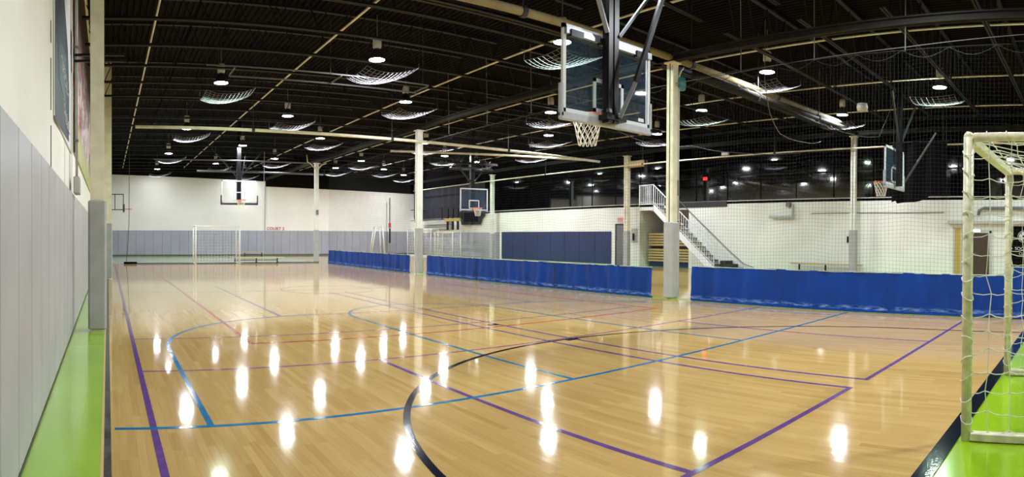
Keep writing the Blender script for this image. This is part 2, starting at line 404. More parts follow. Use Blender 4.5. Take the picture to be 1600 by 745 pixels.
ln('Y', 15.3, 0.35, 10.9, 'rose', 'thin halfway line', z=.0011)
ln('Y', 24.0, 0.35, 10.9, 'rose', 'thin far cross line', z=.0011)
ln('Y', 30.85, 0.05, 10.95, 'blackline', 'black line at the far end of the court', z=.0012, wd=.1)
# rear court
for c_, a_, b_, k_ in ((12.2, 0, 31, 'purple'), (21.5, 0, 31, 'rose')): ln('X', c_, a_, b_, k_, 'thin line on the rear court', z=.0012)

# ------------------------------------------------------------------ left wall
WX = -0.50
wl = struct(MB().box(-0.62, WX - .05, -4.2, 43.3, 0, 7.0).build('wall_left', M['wall']))
tag(wl, 'white painted wall with grey vinyl pads along its foot')
PADW = 0.61
padm = MB(); padm.cbox(0, 0.05, 0.004, PADW - .004, 0.03, 2.0, 0.012)
padme = padm.mesh('wall_pad', M['pad'])
y = -3.95 + 0.12
k = 0
while y < 42.6:
    put('wall_pad', padme, wl, (WX - .05, y, 0)); y += PADW
struct(MB().box(WX - .05, WX + .004, -4, 43.2, 0, 0.03).build('baseboard_left', M['baseb']))
# plywood seams: narrow recessed slots read as dark broken line
sm = MB()
for a, b in ((2.0, 2.45), (2.6, 3.1), (3.25, 3.46), (3.75, 4.6), (4.8, 5.9)): sm.box(WX - .052, WX - .043, 6.02, 6.04, a, b)
sm.build('panel_gap', M['dgrey'], wl)
sm = MB()
for yy in (7.95, 9.6): sm.box(WX - .052, WX - .045, yy, yy + .02, 2.0, 6.9)
sm.build('panel_seam', M['lgrey'], wl)
MB().box(WX - .06, WX + .02, -4, 43.2, 6.7, 6.95).build('wall_plate', M['cream'], wl)

# conduit and junction box on the wall
t = thing('electrical_conduit', 'grey vertical conduit ending in a small box above the left wall pads', 'conduit', (WX + .004, 9.42, 2.0))
MB().tube([(.03, 0, 0.2), (.03, 0, 4.6)], 0.022, 8).build('pipe', M['lgrey'], t, True)
MB().cbox(.002, .09, -.45, .05, 0.0, 0.24, .012).build('junction_box', M['lgrey'], t)
for zz in (.8, 2.2, 3.6): MB().box(.002, .06, -.04, .04, zz, zz + .03).build('pipe_strap', M['grey'], t)

# banner 1: dark silhouette on white, script lettering
def yz(m, x, pts, th=0.004):      # flat polygon on the plane x, facing +x
    m.poly([(x, p[0], p[1]) for p in pts]); return m
t = thing('wall_banner', 'tall navy and white banner high on the left wall with pale script lettering', 'banner', (WX, 7.7, 2.6))
def rel(pts, oy, oz): return [(p[0] - oy, p[1] - oz) for p in pts]
MB().box(-.045, -.03, 6.3 - 7.7, 9.25 - 7.7, 0, 3.2).build('banner_sheet', M['whitep'], t)
mm = MB(); yz(mm, -.026, rel([(6.32, 2.56), (8.5, 2.66), (8.56, 3.3), (8.3, 3.85), (8.0, 4.05), (7.6, 4.3), (7.35, 4.8), (7.3, 5.75), (6.9, 5.75), (6.7, 4.6), (6.32, 4.0)], 7.7, 2.6)); mm.build('navy_print', M['bluegrey'], t)
mm = MB(); yz(mm, -.023, rel([(6.75, 3.1), (8.5, 2.9), (8.54, 3.35), (8.35, 3.72), (7.4, 3.6), (6.7, 3.5)], 7.7, 2.6)); mm.build('teal_print', M['tealban'], t)
mm = MB()
rs = random.Random(3)
for row, zz in enumerate((3.42, 3.3, 2.95, 2.86)):      # illegible pale handwriting
    yy = 7.0 + 0.15 * row
    p = []
    for i in range(26):
        p.append((-.019, yy + i * .045 - 7.7, zz - i * .004 + rs.uniform(-.045, .045) - 2.6))
    mm.tube(p, 0.007, 4)
mm.build('script_lettering', M['whitep'], t)
mm = MB()
for a, b, c_, d in ((8.95, 9.12, 4.25, 4.33), (8.95, 8.99, 3.98, 4.33), (9.1, 9.16, 3.98, 4.33), (8.95, 9.16, 4.12, 4.17), (9.05, 9.1, 3.8, 4.1), (9.05, 9.2, 3.76, 3.82)):
    mm.box(-.027, -.022, a - 7.7, b - 7.7, c_ - 2.6, d - 2.6)
mm.build('black_symbol', M['steelblk'], t)

# banner 2: colourful sports picture, built as generic streaks of colour
def banner_mat():
    m = bpy.data.materials.new('sports_picture'); m.use_nodes = True; nt = m.node_tree; L = nt.links; b = nt.nodes['Principled BSDF']
    g = nt.nodes.new('ShaderNodeNewGeometry'); mp = nt.nodes.new('ShaderNodeMapping'); mp.inputs['Scale'].default_value = (1, 0.6, 0.5); L.new(g.outputs['Position'], mp.inputs[0])
    v = nt.nodes.new('ShaderNodeTexNoise'); v.inputs['Scale'].default_value = 1.5; v.inputs['Detail'].default_value = 8; v.inputs['Roughness'].default_value = .7; L.new(mp.outputs[0], v.inputs['Vector'])
    cr = nt.nodes.new('ShaderNodeValToRGB'); e = cr.color_ramp.elements; cr.color_ramp.interpolation = 'CONSTANT'
    e[0].position = 0.3; e[0].color = (*s2l((50, 40, 44)), 1); e[1].position = 0.75; e[1].color = (*s2l((120, 84, 60)), 1)
    for p_, c_ in ((.4, (90, 70, 60)), (.46, (196, 60, 64)), (.5, (222, 214, 214)), (.55, (74, 84, 160)), (.6, (168, 92, 60)), (.66, (60, 54, 70))):
        q = e.new(p_); q.color = (*s2l(c_), 1)
    L.new(v.outputs[0], cr.inputs[0])
    sp = nt.nodes.new('ShaderNodeSeparateXYZ'); L.new(g.outputs['Position'], sp.inputs[0])
    up = nt.nodes.new('ShaderNodeMapRange'); up.inputs[1].default_value = 4.6; up.inputs[2].default_value = 5.4; L.new(sp.outputs[2], up.inputs[0])
    mx = nt.nodes.new('ShaderNodeMix'); mx.data_type = 'RGBA'; L.new(up.outputs[0], mx.inputs[0]); L.new(cr.outputs[0], mx.inputs[6]); mx.inputs[7].default_value = (*s2l((70, 56, 52)), 1)
    dn = nt.nodes.new('ShaderNodeMapRange'); dn.inputs[1].default_value = 3.5; dn.inputs[2].default_value = 3.0; L.new(sp.outputs[2], dn.inputs[0])
    mx2 = nt.nodes.new('ShaderNodeMix'); mx2.data_type = 'RGBA'; L.new(dn.outputs[0], mx2.inputs[0]); L.new(mx.outputs[2], mx2.inputs[6]); mx2.inputs[7].default_value = (*s2l((170, 172, 90)), 1)
    L.new(mx2.outputs[2], b.inputs['Base Color']); b.inputs['Roughness'].default_value = .5
    return m
t = thing('picture_banner', 'long multicoloured picture banner on the left wall beyond the conduit', 'banner', (WX, 9.9, 2.72))
MB().box(-.045, -.02, 0, 9.6, 0, 4.1).build('banner_sheet', banner_mat(), t)
MB().tube([(-.02, -.03, -.02), (-.02, -.03, 4.14)], .015, 6).build('edge_pole', M['brown'], t)

# ------------------------------------------------------------------ back wall and right-hand walls
BY = 43.2
wb = struct(MB().box(-0.62, 23.2, BY, BY + .15, 0, 7.0).build('wall_back', M['wall_back']))
tag(wb, 'white end wall with grey pads below and black paint above')
bm = MB()
bm.box(-0.55, 11.1, BY - .02, BY, 5.75, 7.0)
bm.v = [(x, y, z if z > 6 else (5.66 if x < 0 else 5.28)) for x, y, z in bm.v]
bm.build('black_upper_paint', M['black'], wb)
bm = MB(); bm.box(11.1, 23, BY - .02, BY, 4.9, 7.0)
bm.v = [(x, y, z if z > 6 else (4.92 if x < 12 else 4.7)) for x, y, z in bm.v]
bm.build('black_upper_paint', M['black'], wb)
padb = MB(); padb.cbox(.004, PADW - .004, 0, 0.05, 0.1, 1.78, 0.012); padbm = padb.mesh('wall_pad', M['padback'])
x = -0.5
while x < 22.9:
    put('wall_pad', padbm, wb, (x, BY - .05, 0)); x += PADW
struct(MB().box(-.5, 23, BY - .03, BY, 0, 0.1).build('baseboard_back', M['darkbase']))
MB().box(-.5, 23, BY - .01, BY, 0.1, 0.12).build('dark_base_line', M['dgrey'], wb)
MB().box(11.05, 11.12, BY - .06, BY - .0, 1.8, 5.3).build('wall_joint', M['lgrey'], wb)

# lettering on the wall
fc = bpy.data.curves.new('court_lettering', 'FONT'); fc.body = 'COURT 2'; fc.size = 0.30; fc.extrude = 0.006; fc.space_character = 1.05; fc.offset = 0.004
fc.materials.append(M['redp'])
def text_mesh(name, fc):
    tmp = bpy.data.objects.new('tmp', fc); C.objects.link(tmp)
    me = bpy.data.meshes.new_from_object(tmp.evaluated_get(bpy.context.evaluated_depsgraph_get())); me.name = name
    bpy.data.objects.remove(tmp); o = bpy.data.objects.new(name, me); C.objects.link(o); return o
fo = text_mesh('court_sign', fc); fo.location = (11.22, BY - .02, 1.83); fo.rotation_euler = (PI / 2, 0, 0)
tag(fo, 'red COURT 2 lettering on the white back wall above the pads', 'sign')

# wall behind the camera
wf = struct(MB().box(-0.62, 26.2, -4.2, -4.05, 0, 7.0).build('wall_front', M['wall']))
wf['label'] = 'plain white wall behind the viewpoint'

# low block wall of the rear court, with a recess under the stairs
RX = 23.0
wr = MB()
wr.box(RX, RX + .2, 20.2, 43.2, 0, 3.0)
wr.box(RX, RX + .2, -4.05, 17.2, 0, 3.03)
wr.box(RX, RX + .2, 17.2, 20.2, 2.7, 3.0)
wr.box(RX + .2, RX + 2.2, 20.2, 20.35, 0, 2.9)
wr.box(RX + .2, RX + 2.2, 17.05, 17.2, 0, 2.9)
wr.box(RX + 2.2, RX + 2.35, 17.0, 20.4, 0, 2.9)
wro = struct(wr.build('wall_right', M['cmu'])); wro['label'] = 'white painted block wall with a recess under the stairs'
MB().box(RX, 26.2, -4.05, 43.2, 2.9, 3.0).build('gallery_floor', M['dgrey'], wro)
MB().box(RX - .03, RX, 15.1, 18.7, 2.78, 3.03).build('dark_ledge', M['dgrey'], wro)
MB().box(RX - .02, RX + .22, -4, 43.2, 3.0, 3.04).build('wall_cap', M['lgrey'], wro)
padr = MB(); padr.cbox(-0.05, 0, .004, PADW - .004, 0.05, 1.68, 0.012); padrm = padr.mesh('wall_pad', M['padback'])
y = 31.75
while y < 42.8:
    put('wall_pad', padrm, wro, (RX, y, 0)); y += PADW
nv = MB(); nv.cbox(-0.05, 0, .003, 1.17, 0.05, 1.70, 0.014); nvm = nv.mesh('navy_pad', M['navy'])
for i in range(8): put('navy_pad', nvm, wro, (RX, 22.1 + i * 1.177, 0))

# viewing gallery glass
GX = 25.6
gw = struct(MB().box(GX + .06, GX + .2, -4.05, 43.2, 3.0, 7.0).build('wall_gallery', M['black'])); gw['label'] = 'black wall above and behind the gallery glass'
win = struct(MB().box(GX - .02, GX + .05, -4.0, 43.1, 3.0, 3.12).build('window_1', M['dgrey'])); win['label'] = 'long dark glazed front of the viewing gallery'
MB().box(GX - .02, GX + .05, -4.0, 43.1, 6.5, 6.62).build('head_frame', M['dgrey'], win)
pm = MB().box(0, 0.02, .02, 1.86, 3.12, 6.5).mesh('glass_pane', M['darkglass'])
mu = MB().box(-.02, .04, -.025, .025, 3.12, 6.5).mesh('mullion', M['black'])
y = -3.9
while y < 43:
    put('glass_pane', pm, win, (GX, y, 0)); put('mullion', mu, win, (GX, y, 0)); y += 1.88

# ------------------------------------------------------------------ ceiling
ZD = 6.95
m = MB(); P_ = 0.16; x = -0.62
while x < 26.2:
    for a, b, za, zb in ((0, .25, 0, 0), (.25, .4, 0, .05), (.4, .85, .05, .05), (.85, 1, .05, 0)):
        m.quad((x + a * P_, -4.2, ZD + za), (x + a * P_, 43.3, ZD + za), (x + b * P_, 43.3, ZD + zb), (x + b * P_, -4.2, ZD + zb))
    x += P_
ceil = struct(m.build('ceiling', M['deck'])); ceil['label'] = 'dark corrugated roof deck on open steel joists'
def joist_mesh(L):
    m = MB()
    ZB, ZT = 5.78, 6.86
    m.box(0, L, -.055, -.012, ZB, ZB + .05); m.box(0, L, .012, .055, ZB, ZB + .05)
    m.box(0, L, -.055, .055, ZT, ZT + .05)
    n = 12; s = L / n
    for i in range(n):
        m.bar((i * s, 0, ZT), ((i + .5) * s, 0, ZB + .03), .022); m.bar(((i + .5) * s, 0, ZB + .03), ((i + 1) * s, 0, ZT), .022)
    return m.mesh('roof_joist', M['joist'])
jm = joist_mesh(10.9)
for bx in (-.55, 11.2):
    k = 0
    for i in range(-7, 20):
        yj = 9.2 + i * 1.76
        if 9.0 < yj < 9.3 or yj > 43: continue
        put('roof_joist', jm, ceil, (bx, yj, 0))
# girders along the court and beams across
def ibeam_y(x, z0, z1, ya, yb, w=.16):
    return MB().box(x - w / 2, x + w / 2, ya, yb, z0, z0 + .03).box(x - .02, x + .02, ya, yb, z0, z1).box(x - w / 2, x + w / 2, ya, yb, z1 - .03, z1)
def ibeam_x(y, z0, z1, xa, xb, w=.2):
    return MB().box(xa, xb, y - w / 2, y + w / 2, z0, z0 + .03).box(xa, xb, y - .02, y + .02, z0, z1).box(xa, xb, y - w / 2, y + w / 2, z1 - .03, z1)
for x in (11.12, 22.3): ibeam_y(x, 5.36, 5.52, -4, 43.2).build('girder', M['girder'], ceil)
for y, xa in ((9.25, -.5),): ibeam_x(y, 5.36, 5.56, xa, 22.2, .2).build('cross_beam', M['joist'], ceil)

# pipes hanging under the roof
def pipe(name, a, b, r, mt, label, joints=(), jr=None):
    t = thing(name, label, 'pipe', a)
    a = Vector(a); b = Vector(b); d = b - a
    MB().tube([(0, 0, 0), tuple(d)], r, 10).build('pipe_run', M[mt], t, True)
    n = d.normalized()
    for j in joints:
        p = n * j
        MB().tube([tuple(p - n * .05), tuple(p + n * .05)], r * 1.35, 10).build('coupling', M['dgrey'], t)
        MB().tube([tuple(p), (p.x, p.y, 6.97 - a.z)], .012, 5).build('hanger_rod', M['dgrey'], t)
    return t
pipe('ceiling_pipe', (0.9, 20.3, 4.93), (20.3, 20.3, 4.86), .055, 'cream', 'long cream pipe crossing the hall at the middle column', (3.9, 9.0, 14.2))
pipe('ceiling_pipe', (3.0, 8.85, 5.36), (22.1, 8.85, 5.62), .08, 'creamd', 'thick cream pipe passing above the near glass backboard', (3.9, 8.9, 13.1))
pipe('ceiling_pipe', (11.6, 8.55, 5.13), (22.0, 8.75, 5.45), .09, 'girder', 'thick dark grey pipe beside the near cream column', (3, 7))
pipe('ceiling_pipe', (11.4, 23.5, 4.95), (19.6, 20.3, 4.86), .045, 'cream', 'slanting cream pipe meeting the long cross pipe', ())
for x, lab, ya, yb in ((1.03, 'thin cream pipe above the joists nearest the left wall', -2, 42.8), (5.15, 'thin cream pipe above the joists over the middle of the front court', -2, 42),
                   (9.66, 'thin cream pipe above the joists left of the column line', -2, 42), (13.3, 'thin cream pipe above the joists just behind the column line', -3.5, 42),
                   (17.4, 'thin cream pipe above the joists over the rear court', -3.5, 42), (21.2, 'thin cream pipe above the joists before the gallery', -3.5, 42)):
    pipe('sprinkler_pipe', (x, ya, 6.02), (x, yb, 6.02), .024, 'cream', lab)
pipe('gallery_pipe', (22.05, -3.8, 4.86), (22.05, 41.5, 4.80), .03, 'cream', 'thin cream pipe running low in front of the gallery glass', (2, 9, 16, 23, 30, 37))
pipe('ceiling_pipe', (4.8, 33.4, 4.9), (12.4, 34.6, 5.0), .05, 'cable', 'pale grey duct pipe under the roof near the back wall', ())
pipe('ceiling_pipe', (2.2, 29.8, 5.05), (9.8, 29.8, 5.05), .035, 'cable', 'grey steel rail carrying the far hanging backboard', ())
# rectangular rail frame under the joists
t = thing('rail_frame', 'slim grey rectangular rail frame hung under the joists above centre court', 'rail', (3.0, 15.1, 5.55))
MB().box(-.6, 5.5, 0, .03, 0, .03).build('long_rail', M['cable'], t); MB().box(.1, 5.5, .75, .78, -.06, -.025).build('long_rail', M['cable'], t)
for q_ in (.1, 2.9, 5.45): MB().box(q_, q_ + .03, 0, .78, -.03, 0).build('cross_rail', M['cable'], t)
for i, (px, py) in enumerate(((-.3, .0), (2.6, 0), (5.3, 0))): MB().box(px, px + .02, py, py + .02, 0, 1.4).build('drop_rod', M['dgrey'], t)
# loose cables over the rear court
for i, (pts, lab) in enumerate((([(13.2, 7.6, 6.95), (13.2, 7.6, 5.2), (14.0, 7.9, 4.6), (15.3, 8.3, 4.3), (17.2, 8.5, 4.35), (18.2, 8.4, 4.5)], 'thin grey cable drooping under the dark pipe'),
                                ([(18.5, 8.6, 6.95), (18.5, 8.6, 5.2), (18.9, 7.6, 4.8), (19.3, 6.8, 4.75), (19.8, 6.1, 6.95)], 'thin grey cable drooping toward the far hoop mast'),
                                ([(13, 12.5, 6.95), (13, 12.5, 4.55), (15, 12.6, 4.3), (17, 12.6, 4.5), (19, 12, 4.45), (21, 10.5, 4.6)], 'long slack grey cable across the rear court'))):
    sp = []
    for j in range(len(pts) - 1):
        for q in range(6):
            u = q / 6; a, b = Vector(pts[j]), Vector(pts[j + 1]); p = a.lerp(b, u); p.z -= .05 * math.sin(PI * u); sp.append(tuple(p))
    sp.append(pts[-1])
    tag(MB().tube(sp, .011, 5).build('hanging_cable', M['cable'], None, True), lab, 'cable')

# ------------------------------------------------------------------ lamps and the lit patches of ceiling net under them
LENS = {'w': emat('lens_white', (.93, .96, 1.0), LAMP, True), 'g': emat('lens_green', (.72, 1.0, .80), LAMP * .7, True), 'd': emat('lens_dim', (.93, .96, 1.0), LAMP * .35, True)}
def make_lamp(kind):
    t = thing('high_bay_lamp', 'lamp', 'lamp')
    MB().lathe([(0.0, .0), (.195, .0)], 0, 0, 20).build('lens', LENS[kind], t)
    MB().lathe([(.2, -.015), (.2, .01), (.17, .1), (.12, .2), (.09, .25), (0, .25)], 0, 0, 20).build('reflector', M['dgrey'], t, True)
    MB().lathe([(0, .27), (.09, .27), (.11, .3), (.11, .5), (.09, .54), (0, .54)], 0, 0, 12).build('ballast', M['lgrey'], t, True)
    MB().tube([(0, 0, .24), (0, 0, .28)], .05, 8).build('neck', M['grey'], t)
    MB().tube([(0, 0, .53), (0, 0, 1.1)], .01, 5).build('hook', M['grey'], t)
    return t
def make_lit_net():  # models only the lamplit parts of a dark ceiling net, in pale cord
    m = MB(); n = 12
    def P(u, v):
        x = (u - .42) * 1.4; y = (v - .5) * 1.3
        z = .22 * max(0, (u - .35) / .65) ** 2 + .10 * max(0, (.3 - u) / .3) ** 2 + .05 * (2 * v - 1) ** 2
        return (x, y, z)
    for i in range(n + 1):
        m.tube([P(i / n, j / 6) for j in range(7)], .0055, 4, caps=False)
    for j in range(9):
        m.tube([P(i / n, j / 8) for i in range(n + 1)], .0055, 4, caps=False)
    cords = [MB().tube([P(a, b), (P(a, b)[0], P(a, b)[1], 1.66)], .004, 4).mesh('suspension_cord', M['netblk']) for a in (0, 1) for b in (0, 1)]
    return m.mesh('net_sheet', M['litnet']), cords
lampw = make_lamp('w'); lampg = make_lamp('g'); lampd = make_lamp('d'); slm = make_lit_net(); used = {'w': False, 'g': False, 'd': False}
ROWS = [
 (3.25, 'row nearest the left wall', [2.1, 9.9, (17.75, 'g'), 25.56, 33.3, (41.1, 'd')]),
 (6.52, 'middle row of the front court', [-1.6, 6.3, 14.23, 22.06, 29.8, 37.4]),
 (9.40, 'row just left of the column line', [2.9, (10.61, 'g'), 18.25, 26.62, 34.4, (42.2, 'd')]),
 (14.4, 'first row behind the blue curtains', [-.4, 8.22, 16.85, 25.83, 33.6, 37.8]),
 (17.55, 'middle row of the rear court', [(4.35, 'g'), (12.61, 'g'), 20.67, 29.4, 37.2]),
 (20.45, 'last row before the gallery', [.4, 8.6, 17.0, 25.45, (30.65, 'g'), 40.0]),
]
ORD = ['nearest', 'second', 'third', 'fourth', 'fifth', 'sixth', 'seventh']
for X, rn, ys in ROWS:
    for i, yv in enumerate(ys):
        kd = 'w'
        if isinstance(yv, tuple): yv, kd = yv
        src = {'g': lampg, 'w': lampw, 'd': lampd}[kd]
        o = src if not used[kd] else copy_tree(src)
        used[kd] = True
        o.location = (X, yv, 5.8)
        tint = 'green tinted' if kd == 'g' else 'white'
        o['label'] = '%s high bay lamp, %s in the %s' % (tint, ORD[i], rn); o['category'] = 'lamp'; o['group'] = 'high bay lamps under the roof'
        if (X < 8 and yv < 10.5) or yv < 4 or (X == 6.52 and 29 < yv < 31): continue
        s = thing('lit_net_patch', 'lit net patch under the %s lamp of the %s' % (ORD[i], rn), 'net', (X + .08, yv + .1, 5.30), 0, 'lit patches of the ceiling net')
        put('net_sheet', slm[0], s)
        for cm in slm[1]: put('suspension_cord', cm, s)

# ------------------------------------------------------------------ columns
def column(x, y, w, ztop, padw, padh, paint, padm, label, cap=True, dy=0.):
    t = thing('support_column', label, 'column', (x, y, 0))
    m = MB(); h = w / 2; f = .02
    m.box(-h, -h + f, -h, h, 0, ztop).box(h - f, h, -h, h, 0, ztop).box(-h, h, -.012, .012, 0, ztop).box(-h + f, h - f, -h, -h + .02, 0, ztop)
    m.build('shaft', M[paint], t)
    if cap: MB().box(-h - .05, h + .05, -h - .05, h + .05, ztop, ztop + .03).build('cap_plate', M[paint], t)
    if padh:
        p = padw / 2
        MB().cbox(-p, p, -p, p, .03, padh, .03).build('column_pad', M[padm], t)
        MB().box(-.006, .006, -p - .004, -p + .002, .05, padh - .02).build('pad_seam', M['grey'], t) if padw > .3 and x > 5 else None
        MB().box(p * .45, p * .45 + .012, -p - .004, -p + .002, .04, padh - .01).build('closure_strip', M['lgrey'], t) if x > 5 else None
    return t
column(-.15, 9.15, .20, 7.0, .27, 1.9, 'cream', 'padcol', 'white column with a grey pad at the left wall, nearest one', False)
column(0.0, 20.4, .26, 7.0, .30, 1.8, 'cream', 'padcol', 'cream column at the left wall behind the nearest one', False)
column(0.0, 31.6, .26, 7.0, .30, 1.8, 'colwhite', 'padcol', 'column at the left wall farthest from the viewpoint', False)
c1 = column(11.17, 8.84, .185, 5.33, .28, 1.74, 'cream', 'padcol', 'near cream column with a grey padded foot between the blue curtains')
c2 = column(11.1, 20.45, .21, 5.3, .25, 1.7, 'colwhite', 'padcol', 'white column with a pale padded foot between the far and middle blue curtains')
c3 = column(11.05, 31.9, .2, 5.3, .25, 1.72, 'colwhite', 'padcol', 'white column with grey pad near the back wall by COURT 2')
column(22.3, 8.88, .19, 5.3, .27, 1.74, 'colwhite', 'padcol', 'white column with grey pad before the block wall near the bench')
column(22.3, 20.4, .22, 5.3, .28, 1.7, 'cream', 'padcol', 'cream column beside the grey door and the stairs')
column(22.3, 31.6, .2, 5.2, .24, 1.6, 'colwhite', 'padcol', 'bluish white slim column at the left end of the navy pads')
# column fittings
MB().tube([(.11, -.1, 1.8), (.11, -.1, 5.05), (.18, -.1, 5.2), (.28, -.1, 5.3)], .02, 6).build('conduit', M['lgrey'], c1, True)
MB().lathe([(0, 0), (.11, .02), (.13, .15), (.11, .3), (0, .33)], .2, -.08, 12, 4.75).build('fan_housing', mat('teal_plastic', (60, 130, 140), .4), c1, True)
MB().cbox(.08, .14, -.12, .05, 2.35, 2.7, .01).build('switch_box', M['grey'], c1)
MB().tube([(0, 0, 4.95), (-.35, 0, 5.3), (-.5, 0, 5.35), (-.55, 0, 5.75)], .035, 6).build('left_brace', M['cream'], c3, True)
MB().tube([(0, 0, 4.9), (.3, 0, 5.25), (.55, 0, 5.35)], .04, 6).build('right_brace', M['cream'], c3, True)
MB().cbox(-.06, .06, -.2, -.14, 2.55, 2.8, .01).build('switch_box', M['grey'], c3)
# two dark bars behind the left column
t = thing('wall_bracket', 'pair of short black bars passing behind the left white column', 'bracket', (-.5, 9.35, 3.98))
MB().box(0, .75, 0, .03, 0, .035).build('bar', M['steelblk'], t); MB().box(0, .75, 0, .03, .09, .125).build('bar', M['steelblk'], t)

# ------------------------------------------------------------------ divider curtains
CX = 11.1
def divider(ya, yb, h, label, x=CX, nseed=1, netting=True, ntop=4.9, seams=(), cell=.072):
    t = thing('divider_curtain', label, 'curtain', (x, ya, 0))
    rs = random.Random(nseed); L = yb - ya; n = int(L / .05); nz = 7
    ph = [rs.uniform(0, 6.28) for _ in range(6)]
    m = MB()
    for i in range(n + 1):
        y = L * i / n
        for j in range(nz + 1):
            u = j / nz
            lean = y + .10 * (1 - u) * math.sin(y * 1.7 + ph[5])
            d = .022 * math.sin(lean * 9 + ph[0]) + .016 * math.sin(lean * 17 + ph[1]) + .02 * math.sin(lean * 4.1 + ph[2]) * (1 - u) + .008 * math.sin(lean * 31 + 9 * u + ph[3])
            top = .010 * math.sin(y * 2.2 + ph[4]) + .006 * math.sin(y * 7)
            m.v.append((d * (.55 + .45 * (1 - u)), y, .012 + u * (h + top - .012)))
    for i in range(n):
        for j in range(nz):
            a = i * (nz + 1) + j; m.f.append((a, a + nz + 1, a + nz + 2, a + 1))
    sk = m.build('vinyl_skirt', M['vinyl'], t, True)
    for s in seams: MB().box(-.05, -.035, s, s + .025, .03, h - .02).build('skirt_seam', M['navy'], t)
    MB().tube([(0, 0, .02), (0, L, .02)], .018, 6).build('hem_pipe', M['vinyl'], t)
    MB().tube([(0, .0, h), (0, L, h)], .008, 5).build('top_rope', M['lgrey'], t)
    if netting:
        m = MB(); nc = int(L / cell); H0, H1 = h, ntop
        for i in range(nc + 1):
            y = L * i / nc
            pts = [(.02 * math.sin(y * 1.3 + z * .9), y + .012 * math.sin(z * 2.3 + i * .7), z) for z in [H0 + (H1 - H0) * q / 5 for q in range(6)]]
            m.tube(pts, .0015, 3, caps=False)
        zz = H0
        while zz < H1:
            k = max(4, int(L / .45))
            pts = [(.02 * math.sin(L * q / k * 1.3 + zz * .9), L * q / k, zz + .022 * math.sin(L * q / k * 3.1 + zz * 1.1) + .012 * math.sin(L * q / k * 7.7 + zz * 3)) for q in range(k + 1)]
            m.tube(pts, .0015, 3, caps=False); zz += cell
        tag(m.build('netting', M['netblk'], t), 'fine black mesh above the blue skirt', kind='stuff')
    # gathered pleats of cord hanging from the track
    MB().tube([(0, 0, ntop), (0, L, ntop)], .006, 5).build('top_cable', M['dgrey'], t)
    return t
divider(21.15, 30.1, .68, 'farthest blue curtain, between the back wall and the white column', nseed=1, seams=(3.4,), ntop=4.8)
divider(9.35, 19.85, .70, 'middle blue curtain, in front of the navy wall pads', nseed=2, seams=(3.4, 7.2), ntop=4.85)
divider(1.45, 8.2, .76, 'nearest blue curtain, in front of the bench and goal', nseed=3, ntop=4.9)
divider(-3.2, 1.36, .92, 'blue curtain seen through the near goal, at the right edge of the photo', x=10.95, nseed=4, ntop=4.9)
# suspended track over the curtains with rods
t = thing('curtain_track', 'thin pale cable track with drop rods above the near and middle curtains', 'track', (CX + .05, 1, 4.95))
MB().tube([(0, -4, .15), (0, .2, .13), (0, 2.4, .02), (0, 4.3, -.02), (0, 6.1, -.07), (0, 19, -.1)], .008, 5).build('track_cable', M['cable'], t)
for yy in (2.43, 4.3, 6.0, 12.9, 15.1, 17.4): MB().tube([(0, yy, -.05), (0, yy, .5), (-.05, yy, 2.0)], .011, 5).build('drop_rod', M['cable'], t)
m = MB()
for k in range(22):
    y0 = -2 + k * .9; p = [(0.02, y0 + .9 * q / 6, -.03 - .16 * math.sin(PI * q / 6)) for q in range(7)]
    m.tube(p, .006, 4)
m.build('slack_cord', M['netblk'], t)

